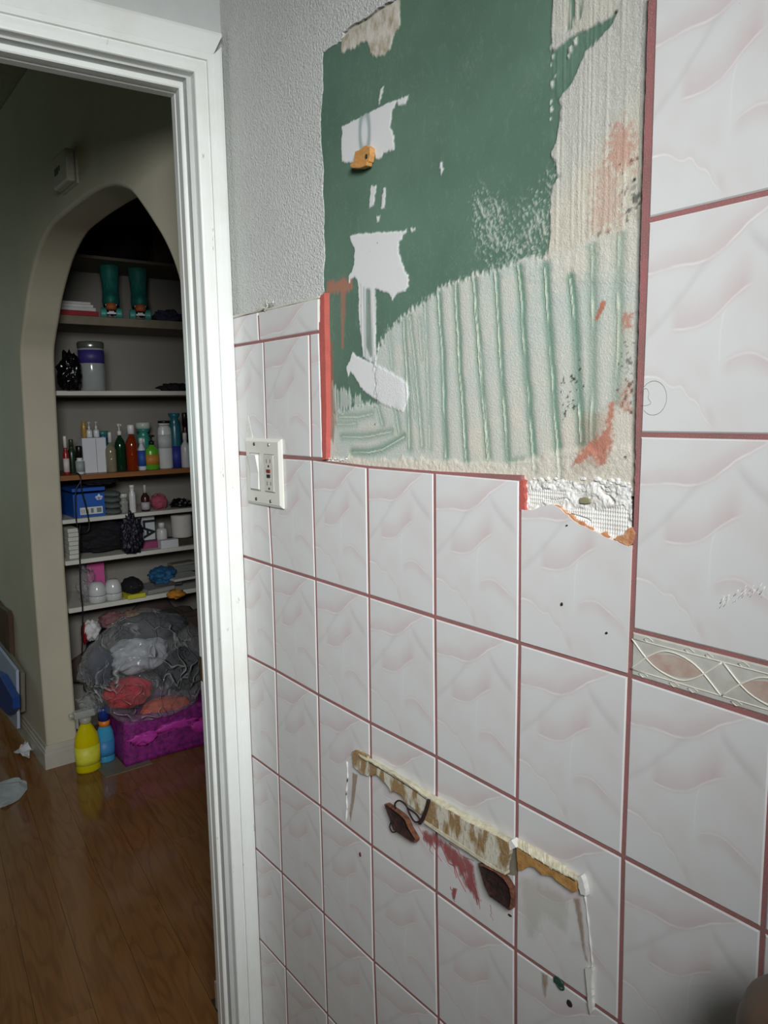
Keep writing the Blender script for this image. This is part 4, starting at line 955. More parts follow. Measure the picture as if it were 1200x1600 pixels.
def at(px, X, z):
    """point at photo column px on the plane X, at height z (y from the ray near that height)"""
    lo, hi = 0., 1600.
    for _ in range(40):
        mid = (lo+hi)/2
        if PX(px, mid, X)[2] > z: lo = mid
        else: hi = mid
    p = PX(px, lo, X); return float(p[1])
def place(px, X, k): z = S[k][0]; return (X, at(px, X, z), z+.0005)
def szs(px, X, k): p = place(px, X, k); return mpp(p)
def bottle(name, label, px, wpx, hpx, k, X, col, cap=None, capcol=(220,220,215), neck=.35, clear=False, lab=None, labc=(220,220,220), flat=1., z0=None, capw=None, cat='bottle', rough=.3, shoulder=.72, pump=False, group=None):
    pt = place(px, X, k) if z0 is None else (X, at(px, X, z0), z0); s = mpp(pt); r = wpx*s/2; h = hpx*s
    e = tag(empty(name, pt), label, cat, group)
    m = mat(name+' '+'-'.join(map(str, col))+('c' if clear else ''), col, rough if not clear else .08, var=.05, trans=.55 if clear else 0., spec=.6)
    caph = h*(cap if cap else 0); hb = h - caph
    lathe('bottle_body', [(r*.9, 0), (r, h*.02), (r, hb*shoulder), (r*.92, hb*(shoulder+.08)), (r*.6, hb*(shoulder+.18)), (r*neck, hb*.95), (r*neck, hb)], m, e, 20, sx=flat)
    if cap:
        cm = mat('cap '+'-'.join(map(str, capcol)), capcol, .35); cr = r*(capw or neck*1.15)
        if pump:
            lathe('pump', [(cr, hb), (cr, hb+caph*.35), (cr*.3, hb+caph*.4), (cr*.3, hb+caph*.75), (cr*.8, hb+caph*.78), (cr*.8, hb+caph), (0, hb+caph)], cm, e, 14)
            box('nozzle', (0, -cr*.25, hb+caph*.82), (r*1.1, cr*.25, hb+caph*.97), cm, e)
        else: lathe('cap', [(cr, hb), (cr, hb+caph*.9), (cr*.85, hb+caph), (0, hb+caph)], cm, e, 16)
    if lab:
        z0_, z1_ = lab; lathe('label', [(r*1.012, hb*z0_), (r*1.012, hb*z1_)], mat('label '+'-'.join(map(str, labc)), labc, .6), e, 20, sx=flat)
    return e
def textobj(name, body, size, m, parent, loc, rot, ext=.0004):
    c = bpy.data.curves.new(name, 'FONT'); c.body = body; c.size = size; c.extrude = ext; c.offset = size*.03; c.align_x = 'CENTER'; c.align_y = 'CENTER'; c.resolution_u = 2
    o = bpy.data.objects.new(name, c); COL.objects.link(o); dg = bpy.context.evaluated_depsgraph_get(); me = bpy.data.meshes.new_from_object(o.evaluated_get(dg)); bpy.data.objects.remove(o)
    me.materials.clear(); o = link(name, me, m, parent); o.location = loc; o.rotation_euler = rot; return o
FX_ = (math.pi/2, 0, math.pi/2)        # text that faces +X

# shelf 3 (brown): bottles left to right
Xb = -1.96
bottle('small_bottle', 'thin red and white bottle at the far left of the brown shelf', 105, 9, 60, 3, Xb, (150,36,34), .3, (220,215,210), .5, lab=(.1,.6), labc=(210,200,195))
bottle('round_bottle', 'dark green round bottle behind the white roll-on, left on the brown shelf', 114, 12, 52, 3, Xb-.09, (34,52,36), .2, (60,66,50), .5)
bottle('roll_on_bottle', 'small white bottle with a tall black cap on the brown shelf', 126, 13, 44, 3, Xb+.02, (210,212,210), .42, (20,20,22), .7, lab=(.15,.8), labc=(150,160,160), capw=.75)
pt = place(148, Xb-.03, 3); s = mpp(pt)
wb = tag(empty('white_box', pt), 'plain white carton on the brown shelf with small bottles on top', 'box')
box('carton', (-.05, -18*s, 0), (.02, 18*s, 54*s), mat('white carton', (206,208,212), .6, var=.02), wb, bevel=.001); box('flap_seam', (.0195, 2*s, .001), (.0212, 3*s, 53*s), mat('carton seam', (160,162,166), .7), wb)
zt = pt[2]+54*s+.001
bottle('gold_tube', 'short gold tube standing on the white carton', 132, 8, 25, 3, Xb-.05, (168,132,64), None, z0=zt, neck=.9, cat='tube')
bottle('pump_bottle', 'white nozzle bottle on the white carton, beside the gold tube', 140, 9, 24, 3, Xb-.05, (216,218,216), .45, (214,214,212), .35, z0=zt, pump=True)
bottle('pump_bottle', 'white nozzle bottle at the right end of the white carton', 151, 9, 24, 3, Xb-.05, (212,214,214), .45, (214,214,212), .35, z0=zt, pump=True)
bottle('blue_jar', 'blue jar with teal lid behind the clear bottle on the brown shelf', 164, 17, 60, 3, Xb-.16, (46,110,150), .12, (60,120,120), .9)
bottle('toner_bottle', 'clear beige bottle with a narrow cap on the brown shelf', 175, 16, 62, 3, Xb+.01, (176,168,140), .26, (206,206,200), .3, clear=True)
bottle('lotion_bottle', 'dark green bottle with a white pump on the brown shelf', 190, 16, 73, 3, Xb-.02, (28,74,48), .24, (220,222,220), .35, clear=True, pump=True)
bottle('amber_bottle', 'amber red bottle with a white cap on the brown shelf', 208, 18, 71, 3, Xb, (170,62,26), .2, (222,222,220), .35, clear=True, capw=.6)
bottle('mouthwash_bottle', 'white and blue bottle between the amber and the lime bottle', 223, 12, 50, 3, Xb+.01, (206,210,216), .18, (220,220,222), .5, lab=(.15,.75), labc=(38,84,160))
bottle('teal_jar', 'wide teal jar with white lid behind the lime green bottle', 227, 22, 70, 3, Xb-.14, (52,140,120), .14, (200,206,200), .9)
bottle('soap_dispenser', 'lime green hand soap bottle with black pump on the brown shelf', 239, 21, 54, 3, Xb+.02, (92,168,40), .28, (22,22,22), .35, pump=True, flat=.7, lab=(.2,.6), labc=(190,130,50))
bottle('shampoo_bottle', 'tall white shampoo bottle with black cap on the brown shelf', 260, 22, 74, 3, Xb, (212,214,212), .05, (22,24,24), .8, flat=.7, shoulder=.8, lab=(.45,.75), labc=(190,196,194), capw=.85)
bottle('hair_gel_tube', 'teal and blue tube standing near the right of the brown shelf', 276, 18, 84, 3, Xb-.02, (38,104,120), .0, neck=.95, lab=(.0,.4), labc=(44,52,140), cat='tube')
bottle('white_bottle', 'white bottle at the right end of the brown shelf', 291, 14, 54, 3, Xb+.02, (206,208,206), .22, (214,214,212), .4)
bottle('dark_bottle', 'dark maroon bottle behind the white one at the right end of the brown shelf', 292, 12, 82, 3, Xb-.1, (52,26,34), .25, (30,26,28), .6)
# shelf 2
pt = place(146, Xb, 2); s = mpp(pt)
jar = tag(empty('storage_jar', pt), 'tall clear plastic jar with grey lid and purple label', 'jar')
lathe('jar_body', [(18*s, 0), (19*s, .003), (19*s, 64*s), (17.5*s, 66*s)], mat('frosted jar', (184,190,188), .12, var=.04, trans=.35), jar, 28)
lathe('jar_lid', [(19.5*s, 65*s), (20*s, 67*s), (20*s, 73*s), (18*s, 75*s), (0, 75.5*s)], mat('grey chrome lid', (150,156,150), .25, .7), jar, 28)
lathe('jar_label', [(19.2*s, 42*s), (19.2*s, 62*s)], mat('purple label', (62,52,120), .5), jar, 28)
M_blk = mat('black plastic film', (14, 14, 16), .18, var=.1, scale=20, bump=.6, bscale=40, bdist=.006)
M_cloth_b = mat('black cloth', (14, 14, 20), .85, var=.2, scale=40, bump=.6, bscale=60, bdist=.004)
pt = place(111, Xb+.06, 2); s = mpp(pt)
tag(blob('black_bag', (pt[0], pt[1], pt[2]+25*s), (.04, 16*s, 30*s), M_blk, amp=.45, freq=3, seed=2, squash=-.82), 'crumpled black plastic bag at the left of the jar shelf', 'bag')
pt = place(272, Xb, 2); s = mpp(pt)
tag(blob('cloth_cap', (pt[0], pt[1], pt[2]+4.5*s), (.06, 21*s, 7*s), M_cloth_b, amp=.5, freq=2, seed=4, squash=-.6), 'flat black cloth cap at the right of the jar shelf', 'cap')
# shelf 1: papers, roller skates
pt = place(118, Xb, 1); s = mpp(pt)
for i, (c, t_, lb) in enumerate((((150,30,34), .020, 'red folder at the bottom of the paper stack'), ((200,200,196), .014, 'white notebook above the red folder'), ((214,212,206), .012, 'second white notebook of the stack'), ((206,206,204), .010, 'topmost white notebook of the stack'))):
    z = pt[2] + sum((.020, .014, .012, .010)[:i]) + .0008*i
    o = box('notebook', (pt[0]-.12, pt[1]-28*s, z), (pt[0]+.05-.006*i, pt[1]+30*s-3*s*i, z+t_), mat('paper %d %d' % (c[0], c[1]), c, .7), bevel=.002); tag(o, lb+' on the skate shelf', 'notebook', 'notebooks beside the skates')
M_teal = mat('teal suede', (40, 124, 112), .6, var=.12, scale=30); M_tealw = mat('teal wheel', (60, 150, 136), .4); M_cop = mat('copper stop', (160, 84, 44), .6, var=.1); M_met = mat('brushed metal', (120,120,118), .45, .8)
def skate(px, label):
    pt = place(px, Xb, 1); s = mpp(pt); e = tag(empty('roller_skate', pt), label, 'roller skate', 'teal roller skates')
    # seen toe-on: boot tall, toe stop, plate, two wheel pairs
    bm = bmesh.new(); prof = [(-.14, .058, .030, .045), (-.10, .062, .034, .06), (-.02, .065, .038, .085), (.06, .060, .036, .07), (.085, .058, .026, .05)]
    rings = []
    for zf_, xo, ry, rx in [(0., -.06, .036, .13), (.03, -.06, .040, .135), (.055, -.075, .038, .115), (.08, -.10, .036, .075), (.13, -.115, .038, .058), (.19, -.115, .043, .06), (.225, -.115, .046, .062), (.23, -.115, .040, .055)]:
        rings.append([bm.verts.new((xo+rx*math.cos(a)*.95, ry*math.sin(a)*(1.05 if math.cos(a) < .6 else .85), .075+zf_)) for a in [2*math.pi*i/20 for i in range(20)]])
    for A, B in zip(rings[:-1], rings[1:]):
        for i in range(20): f = bm.faces.new((A[i], A[(i+1) % 20], B[(i+1) % 20], B[i])); f.smooth = True
    bm.faces.new(rings[0][::-1]); bm.faces.new(rings[-1]); from_bm('boot', bm, M_teal, e)
    box('sole_plate', (-.18, -.028, .062), (.055, .028, .075), M_met, e, bevel=.003)
    lathe('toe_stop', [(0, 0), (.022, .002), (.026, .015), (.022, .034), (.010, .040)], M_cop, e, 18, (.062, 0, .040))
    for x_ in (.0, -.14):
        bm = bmesh.new(); bbox(bm, (x_-.008, -.05, .026), (x_+.008, .05, .034)); bbox(bm, (x_-.012, -.012, .03), (x_+.012, .012, .064)); from_bm('truck', bm, M_met, e)
        for sg in (-1, 1):
            bm = bmesh.new(); bmesh.ops.create_cone(bm, cap_ends=True, segments=20, radius1=.029, radius2=.029, depth=.030, matrix=Matrix.Translation((x_, sg*.036, .0295)) @ Matrix.Rotation(math.pi/2, 4, 'X')); from_bm('wheel', bm, M_tealw, e, bevel=.005)
            lathe('laces', [(.0015, 0), (.0015, .03)], M_tealw, e, 6, (-.03, sg*.012, .17)) if x_ == 0 else None
    k = 86*s/.305; e.scale = (k, k*1.12, k); e.rotation_euler = (0, 0, -.33)
    return e
skate(175, 'teal roller skate with copper toe stop, the left of the pair'); skate(220, 'teal roller skate with copper toe stop, the right of the pair')
pt = place(262, Xb-.03, 1); s = mpp(pt)
tag(blob('folded_scarf', (pt[0], pt[1], pt[2]+8*s), (.07, 20*s, 11*s), mat('dark slate cloth', (40,44,60), .9, bump=.5, bscale=60), amp=.4, seed=7, squash=-.7), 'dark folded scarf right of the roller skates', 'scarf')
# shelf 0: dark luggage
pt = place(190, Xb, 0); s = mpp(pt)
tag(blob('duffel_bag', (pt[0]-.02, pt[1], pt[2]+24*s), (.14, 45*s, 28*s), M_cloth_b, amp=.2, seed=9, squash=-.85), 'black duffel bag on the highest closet shelf', 'bag')
bx = tag(box('cardboard_box', (pt[0]-.1, at(236, Xb, pt[2]), pt[2]+.0005), (pt[0]+.04, at(262, Xb, pt[2]), pt[2]+.16), mat('dark cardboard', (84,72,56), .9), bevel=.002), 'dark cardboard box right of the duffel bag', 'box')

# shelf 4: shoebox etc.
pt = place(136, Xb-.02, 4); s = mpp(pt)
sb = tag(empty('shoe_box', pt), 'bright blue shoebox with a white trefoil mark and white label', 'box')
M_sb = mat('shoebox blue', (22, 84, 168), .5, var=.03)
y0_, y1_ = -24*s, 23*s; hb_ = 45*s
box('box_body', (-.14, y0_, 0), (.05, y1_, hb_*.80), M_sb, sb, bevel=.001); box('box_lid', (-.144, y0_-.003, hb_*.88), (.054, y1_+.003, hb_), M_sb, sb, bevel=.001)
lb_ = box('box_label', (.0502, -15*s, 4*s), (.0512, 19*s, 15*s), mat('label white', (206, 208, 206), .6), sb)
bm = bmesh.new()
for i in range(4): bbox(bm, (.0512, (-13+i*3.2)*s, 6*s), (.0518, (-12+i*3.2)*s, 12*s))
bbox(bm, (.0512, (1)*s, 6*s), (.0518, 5*s, 13*s)); bbox(bm, (.0512, 10*s, 6*s), (.0518, 17*s, 13*s)); from_bm('label_print', bm, mat('label print', (110, 122, 116), .7), lb_)
bm = bmesh.new(); lx, lz = 14*s, 26*s
for a_, l_ in ((0, 1.0), (.8, .85), (-.8, .85)):
    pts2 = []
    for j in range(14):
        q_ = 2*math.pi*j/14; u_ = math.cos(q_)*2.6*s*(1-.25*math.sin(q_)); v_ = (math.sin(q_)*.5+.5)*8.5*s*l_
        pts2.append((u_*math.cos(a_)+v_*math.sin(a_), -u_*math.sin(a_)+v_*math.cos(a_)))
    V_ = [bm.verts.new((.0552+.0002*abs(a_), lx+a, lz+b)) for a, b in pts2]; bm.faces.new(V_)
tf = from_bm('trefoil_mark', bm, mat('mark white', (214, 220, 226), .6), sb); bm = bmesh.new()
for j in range(3): bbox(bm, (.0556, lx-5*s, lz+(.6+1.3*j)*s), (.0560, lx+5*s, lz+(1.1+1.3*j)*s))
from_bm('mark_stripes', bm, M_sb, tf)
M_gcl = mat('grey fleece', (92, 100, 96), .95, var=.12, scale=40, bump=.6, bscale=60, bdist=.004)
pt = place(173, Xb-.01, 4); s = mpp(pt)
tr = tag(empty('towel_roll', pt), 'grey folded towel beside the blue shoebox', 'towel')
for i in range(4): blob('fold', (0, 0, (4.5+9*i)*s), (.08, 14.5*s, 5.5*s), M_gcl, tr, amp=.10, seed=20+i, sub=3)
pt = place(128, Xb-.03, 4)
tag(blob('black_cloth', (pt[0]-.0, pt[1]+.08, pt[2]+hb_+.018), (.10, 26*s, 5.0*s), M_cloth_b, amp=.35, seed=13, squash=-.6), 'black cloth lying on top of the blue shoebox', 'cloth')
bottle('glass_jar', 'clear squat jar with frosted sides between the grey towel and the white tube', 194, 14, 30, 4, Xb, (190,194,186), .2, (200,200,196), .8, clear=True, cat='jar')
bottle('white_tube', 'slim white tube standing right of the glass jar', 208, 10, 43, 4, Xb+.02, (208,208,206), .12, (214,214,212), .7, cat='tube')
bottle('dropper_bottle', 'dark brown bottle with a pointed white tip beside the pink ball', 228, 13, 41, 4, Xb+.02, (58,26,22), .3, (196,192,186), .45, lab=(.1,.5), labc=(176,170,172), capw=.3)
pt = place(249, Xb, 4); s = mpp(pt)
pk = tag(empty('yarn_ball', pt), 'pink yarn ball on the shoebox shelf', 'yarn ball')
M_pk = mat('dusty pink yarn', (176, 82, 104), .9, var=.15, scale=90)
blob('yarn_core', (0, 0, 11.5*s), (12*s, 13*s, 11*s), M_pk, pk, amp=.06, sub=3)
for i in range(7):
    a_ = i*.9; R_ = Matrix.Rotation(a_, 3, (1, .3, .2)) @ Matrix.Rotation(i*.5, 3, 'Z')
    tube('yarn_strand', [tuple(R_ @ Vector((12.3*s*math.cos(q_), 13.3*s*math.sin(q_), 0)) + Vector((0, 0, 11.5*s+.002))) for q_ in [2*math.pi*j/10 for j in range(10)]], .0022, M_pk, pk, closed=True, seg=5, res=3)
pt = place(284, Xb, 4); s = mpp(pt)
ch = tag(empty('jewellery_heap', pt), 'dark heap of jewellery with shiny beads at the right of the shoebox shelf', 'jewellery')
blob('dark_lump', (0, 0, 5.5*s), (.05, 15*s, 7.5*s), M_blk, ch, amp=.5, seed=17, squash=-.6)
for i in range(7): lathe('bead', [(0, -.006), (.0045, -.004), (.006, 0), (.0045, .004), (0, .006)], M_met, ch, 10, (.045, (-9+3*i)*s, (9+3*math.sin(i*2))*s))

# shelf 5
pt = place(113, Xb-.02, 5); s = mpp(pt)
for i in range(7):
    od = ('lowest', 'second from the bottom', 'third from the bottom', 'fourth and middle', 'third from the top', 'second from the top', 'topmost')[i]
    o = box('paper_pack', (pt[0]-.1, pt[1]-8*s+.002*(i % 2), pt[2]+i*6.8*s), (pt[0]+.04, pt[1]+8*s, pt[2]+(i+.93)*6.8*s), mat('paper pack', (200,200,190), .8), bevel=.002)
    tag(o, od+' white paper pack in the stack left of the black bag', 'paper', 'stacked paper packs')
pt = place(170, Xb+.0, 5); s = mpp(pt)
tag(blob('black_duffel', (pt[0]-.06, pt[1], pt[2]+24*s), (.085, 50*s, 25*s), M_cloth_b, amp=.28, freq=1.8, seed=23, squash=-.8, sub=5), 'slumped black fabric bag filling the left of its shelf', 'bag')
pt = place(202, Xb+.03, 5); s = mpp(pt)
tag(blob('ruffled_cloth', (pt[0]+.045, pt[1], pt[2]+28*s), (.035, 16*s, 30*s), mat('navy black ruffle', (16,16,30), .5, bump=.9, bscale=45, bdist=.008), amp=.35, freq=4, seed=25, squash=-.88, sub=5), 'ruffled navy black cloth in front of the fabric bag', 'cloth')
pt = place(230, Xb-.05, 5); s = mpp(pt)
cdb = tag(empty('monogram_card', pt), 'light grey card with sideways black letters LA', 'card')
box('card', (-.02, -13*s, 11*s), (.012, 12.5*s, 48*s), mat('card grey', (190,194,196), .6), cdb, bevel=.001)
textobj('letters', 'LA', 25*s, mat('letter black', (16,18,20), .6), cdb, (.0125, 2*s, 29*s), (math.pi/2, math.pi/2, math.pi/2))
pt2 = pt
tag(box('pink_box', (pt2[0]-.04, pt2[1]-12*s, pt2[2]), (pt2[0]+.05, pt2[1]+13*s, pt2[2]+10*s), mat('pink carton', (150,60,104), .6), bevel=.002), 'low dark pink box under the grey card', 'box')
bottle('medicine_bottle', 'white ribbed medicine bottle on the low white box', 254, 16, 37, 5, Xb-.02, (206,206,202), .2, (212,212,208), .5, shoulder=.8)
pt = place(254, Xb-.02, 5)
pt = place(262, Xb+.03, 5); s = mpp(pt)
tag(box('low_white_box', (pt[0]-.01, pt[1]-14*s, pt[2]), (pt[0]+.03, pt[1]+14*s, pt[2]+13*s), mat('white carton', (206,208,212)), bevel=.002), 'low white carton in front of the medicine bottle', 'box')
pt = place(285, Xb-.02, 5); s = mpp(pt)
tp = tag(empty('paper_roll', pt), 'big white paper roll at the right of its shelf', 'paper roll')
lathe('roll', [(4*s, 0), (15*s, 0), (15.6*s, .004), (15.6*s, 33*s), (15*s, 34*s), (4*s, 34*s)], mat('roll paper', (204,202,196), .9, bump=.2), tp, 28, (0, 0, 11*s)); lathe('core', [(3.6*s, .001), (3.6*s, 34.2*s), (4.2*s, 34.2*s)], mat('core card', (150,130,104), .9), tp, 18, (0, 0, 11*s))
box('roll_tray', (-.05, -17*s, 0), (.05, 17*s, 10*s), mat('dark wood box', (70,58,46), .7, var=.15), tp, bevel=.002)

# shelf 6
M_jar = mat('milky jar', (196,198,196), .18, var=.03)
for px, w_, h_, lb in ((153, 27, 33, 'left of the two small white ribbed jars'), (178, 26, 33, 'right of the two small white ribbed jars')):
    pt = place(px, Xb+.02, 6); s = mpp(pt); j = tag(empty('white_jar', pt), lb+' on the lowest shelf', 'jar', 'two white jars')
    r = w_*s/2; h = h_*s
    lathe('jar_body', [(r*.8, 0), (r*.98, h*.06), (r, h*.3), (r*.97, h*.34)], M_jar, j, 24); lathe('jar_shell', [(r*.93, h*.35), (r*.98, h*.4), (r*.96, h*.6), (r*.84, h*.82), (r*.6, h*.97), (0, h)], M_jar, j, 24)
pt = place(207, Xb+.02, 6); s = mpp(pt)
cp = tag(empty('baseball_cap', (pt[0], pt[1], pt[2]+7.2*s)), 'black cap resting on a yellow box on the lowest shelf', 'cap')
blob('cap_crown', (0, 0, 10*s), (.06, 16*s, 13*s), M_cloth_b, cp, amp=.12, seed=31, squash=-.75)
for yy in (-8, 6): lathe('eyelet', [(0, -.003), (.004, 0), (0, .003)], M_met, cp, 8, (.056, yy*s, 13*s))
tag(box('yellow_box', (pt[0]-.04, pt[1]-13*s, pt[2]), (pt[0]+.05, pt[1]+15*s, pt[2]+6.6*s), mat('yellow card', (196,190,40), .6), bevel=.002), 'thin yellow box under the black cap', 'box')
pt = place(152, Xb-.1, 6); s = mpp(pt)
tag(box('pink_card', (pt[0]-.004, pt[1]-13*s, pt[2]+.0), (pt[0]+.004, pt[1]+13*s, pt[2]+74*s), mat('magenta card', (206,84,150), .6)), 'magenta card standing behind the two white jars', 'card')
M_film = bpy.data.materials.new('clear plastic film'); t_ = NT(M_film); t_.b.inputs['Base Color'].default_value = srgb(206, 210, 212); t_.b.inputs['Roughness'].default_value = .14
tc_ = t_.n('ShaderNodeTexCoord').outputs['Object']; wn_ = t_.n('ShaderNodeTexNoise'); wn_.inputs['Scale'].default_value = 5; t_.l(tc_, wn_.inputs['Vector'])
va_ = t_.n('ShaderNodeVectorMath', operation='MULTIPLY_ADD'); t_.l(wn_.outputs[1], va_.inputs[0]); va_.inputs[1].default_value = (.22, .22, .22); t_.l(tc_, va_.inputs[2])
mp_ = t_.n('ShaderNodeMapping'); mp_.inputs['Rotation'].default_value = (.9, 0, .2); mp_.inputs['Scale'].default_value = (1, 1, .45); t_.l(va_.outputs[0], mp_.inputs[0])
vo_ = t_.n('ShaderNodeTexVoronoi', feature='DISTANCE_TO_EDGE'); vo_.inputs['Scale'].default_value = 11; t_.l(mp_.outputs[0], vo_.inputs['Vector'])
vo2 = t_.n('ShaderNodeTexVoronoi', feature='DISTANCE_TO_EDGE'); vo2.inputs['Scale'].default_value = 27; t_.l(mp_.outputs[0], vo2.inputs['Vector'])
cz_ = t_.noise(7, 3, .6); m1_ = t_.rng(cz_, .42, .62)
cr_ = t_.math('MAXIMUM', t_.math('MULTIPLY', t_.rng(vo_.outputs[0], 0, .05, 1, 0, smooth=True), t_.rng(cz_, .35, .6)), t_.math('MULTIPLY', t_.math('MULTIPLY', t_.rng(vo2.outputs[0], 0, .05, 1, 0, smooth=True), m1_), .7))
t_.l(t_.math('ADD', t_.math('MULTIPLY', cr_, .55), t_.rng(t_.noise(4, 2, .5), .35, .7, .07, .24)), t_.b.inputs['Alpha']); t_.b.inputs['Specular IOR Level'].default_value = .8
t_.bump(t_.math('ADD', t_.math('MULTIPLY', cr_, .7), t_.noise(6, 2, .5)), 1., .03)
pt = place(136, Xb-.03, 6); s = mpp(pt)
tag(blob('clear_pouch', (pt[0], pt[1], pt[2]+27*s), (.05, 13*s, 30*s), M_film, amp=.4, freq=3, seed=33, squash=-.85), 'small crumpled clear pouch left of the white jars', 'bag')
def slab(px, k, X, w_, d, h, z, rz, col, lab, name, cat, tilt=0.):
    pt = place(px, X, k); s = mpp(pt); bm = bmesh.new(); bbox(bm, (-d/2, -w_*s/2, 0), (d/2, w_*s/2, h)); o = from_bm(name, bm, mat(name+str(col), col, .6, var=.08), bevel=min(.002, h*.3))
    o.location = (pt[0], pt[1], pt[2]+z); o.rotation_euler = (tilt, 0, rz); return tag(o, lab, cat)
M_blucl = mat('blue printed cloth', (40,104,146), .8, var=.25, scale=60, bump=.5, bscale=60, bdist=.004, col2=(24,60,100))
pt = place(255, Xb-.02, 6); s = mpp(pt)
tag(blob('blue_pouch', (pt[0], pt[1], pt[2]+22*s), (.06, 20*s, 13*s), M_blucl, amp=.35, seed=35, squash=-.8), 'blue printed cloth pouch on the heap at the right of the lowest shelf', 'pouch')
slab(238, 6, Xb-.04, 46, .16, .018, .003, .2, (150,150,146), 'grey envelope lying under the blue pouch', 'envelope', 'envelope')
slab(262, 6, Xb-.05, 40, .14, .022, .0225, -.3, (60,58,54), 'dark binder under the blue pouch', 'binder', 'binder')
slab(284, 6, Xb-.01, 50, .16, .012, .047, .1, (196,198,190), 'pale paper sheet at the right end of the lowest shelf', 'paper_sheet', 'paper')
slab(290, 6, Xb-.10, 44, .10, .03, .061, -.1, (110,112,112), 'grey patterned tray near the right end of the lowest shelf', 'tray', 'tray')
slab(286, 6, Xb-.08, 40, .06, .012, .092, .1, (130,128,118), 'grey magazine on top of the grey tray', 'magazine', 'magazine')
tag(blob('orange_pouch', tuple(np.array(place(276, Xb+.10, 6))+np.array([0, 0, -.002])), (.04, 13*s, 6*s), mat('mustard cloth', (200,132,40), .8, bump=.5), amp=.4, seed=37, sub=3), 'mustard orange cloth pouch at the shelf edge above the big bag', 'pouch')

# floor of the closet: purple bin, large clear bag with clothes, bottles
pt = PX(250, 1178, -1.69)
yb0 = float(PZ(182, 1198, 0)[1]); yb1 = 1.12
M_pur = mat('purple net fabric', (148, 40, 132), .55, var=.2, scale=50, bump=.7, bscale=160, bdist=.003, col2=(84, 20, 84))
bin_ = tag(empty('purple_bin', (-1.86, .40, 0)), 'magenta purple fabric bin on the closet floor below the clear bag', 'bin')
bm = bmesh.new(); bbox(bm, (-.16, -.10, .002), (.165, .50, .20)); bmesh.ops.subdivide_edges(bm, edges=bm.edges[:], cuts=10, use_grid_fill=True)
for v in bm.verts:
    n_ = mnoise.noise(v.co*9); v.co += v.normal*0 + Vector((n_*.014, n_*.010, n_*.012 if v.co.z > .05 else 0))
for f in bm.faces: f.smooth = True
from_bm('bin_body', bm, M_pur, bin_)
for i, (y, z, a, b) in enumerate(((-.02, .11, .055, .028), (.14, .13, .09, .022), (.26, .10, .07, .03))):
    blob('bin_patch', (.166, y, z), (.008, a, b), mat('bright purple cloth', (196, 60, 168), .5, var=.1), bin_, amp=.6, seed=40+i, sub=3)
# thin grey sill sheet on the floor
tag(box('floor_mat', (-2.0, .20, .0005), (-1.665, .40, .004), mat('grey plastic sheet', (120,112,92), .4)), 'thin grey plastic sheet under the spray bottle and bin', 'sheet')
bagc = PX(224, 1046, -1.78)
def make_bag():
    bm = bmesh.new(); bmesh.ops.create_icosphere(bm, subdivisions=6, radius=1.)
    for v in bm.verts:
        p = v.co.copy(); d = p.normalized()
        fold = 1-abs(mnoise.noise(Vector((d.x*2.1+3, d.y*2.1, d.z*3.2))))*1.0
        cr = abs(mnoise.noise(Vector((d.x*5+1, d.y*4.2+d.z*2.5, d.z*5))))
        k = 1 + .13*(mnoise.noise(d*1.3+Vector((5, 2, 8)))) + .09*(fold-.7) - .07*cr; k *= 1 - .42*max(0, -p.y)*max(0, -p.z)
        q = Vector((p.x*.19, p.y*.275, p.z*.265))*k
        q.y += -.05*max(0, -d.z)*.0 + .03*d.z; q.z += -.03*d.y*(d.z < 0)
        v.co = q + Vector(bagc)
        if v.co.z < .205: v.co.z = .205 + (v.co.z-.205)*.05
    for f in bm.faces: f.smooth = True
    return from_bm('clear_bag', bm, M_film)
bag = tag(make_bag(), 'large crinkled clear plastic bag of clothes filling the closet bottom', 'bag')
def cl(name, px, py, X, size, col, lab, seed, cat='garment'):
    p = PX(px, py, X); return tag(blob(name, tuple(p), size, mat(name+str(col), col, .9, var=.15, scale=30, bump=.5, bscale=50, bdist=.004), amp=.22, seed=seed, sub=4, freq=2), lab, cat, 'clothes in the clear bag')
cl('red_garment', 200, 1082, -1.73, (.06, .10, .065), (190, 44, 56), 'red garment in the lower left of the clear bag', 61)
cl('grey_garment', 215, 1022, -1.76, (.08, .13, .075), (176, 180, 186), 'pale grey garment in the middle of the clear bag', 62)
cl('dark_garment', 284, 1045, -1.77, (.08, .10, .09), (22, 26, 30), 'near black garment at the right of the clear bag', 63)
cl('orange_garment', 258, 1104, -1.74, (.05, .10, .04), (204, 92, 66), 'orange garment at the bottom of the clear bag', 64)
cl('charcoal_garment', 235, 978, -1.80, (.08, .15, .06), (50, 54, 56), 'charcoal garment in the top of the clear bag', 65)
cl('navy_garment', 160, 1040, -1.79, (.06, .06, .08), (56, 62, 78), 'slate garment against the left side of the clear bag', 66)
# things between shelf 6 and the bag
def fl(name, px, py, X, size, m, lab, cat, seed): return tag(blob(name, tuple(PX(px, py, X)), size, m, amp=.3, seed=seed, sub=4), lab, cat)
fl('white_cup', 143, 985, -1.93, (.03, .035, .045), mat('white paper cup', (206,206,204), .6), 'crumpled white cup left of the clear bag', 'cup', 71)
fl('rose_bundle', 176, 968, -1.95, (.05, .055, .035), mat('rose knit', (130,88,90), .9, bump=.6), 'rose knitted bundle just under the lowest shelf', 'cloth', 72)
fl('tan_pouch', 205, 962, -1.97, (.05, .045, .022), mat('tan cloth', (150,112,84), .9, bump=.5), 'small tan pouch behind the rose bundle', 'pouch', 73)
fl('red_beads', 132, 990, -1.93, (.018, .014, .045), mat('dark red glass', (130,28,34), .15), 'dark red glass ornament at the left arch edge', 'ornament', 74)
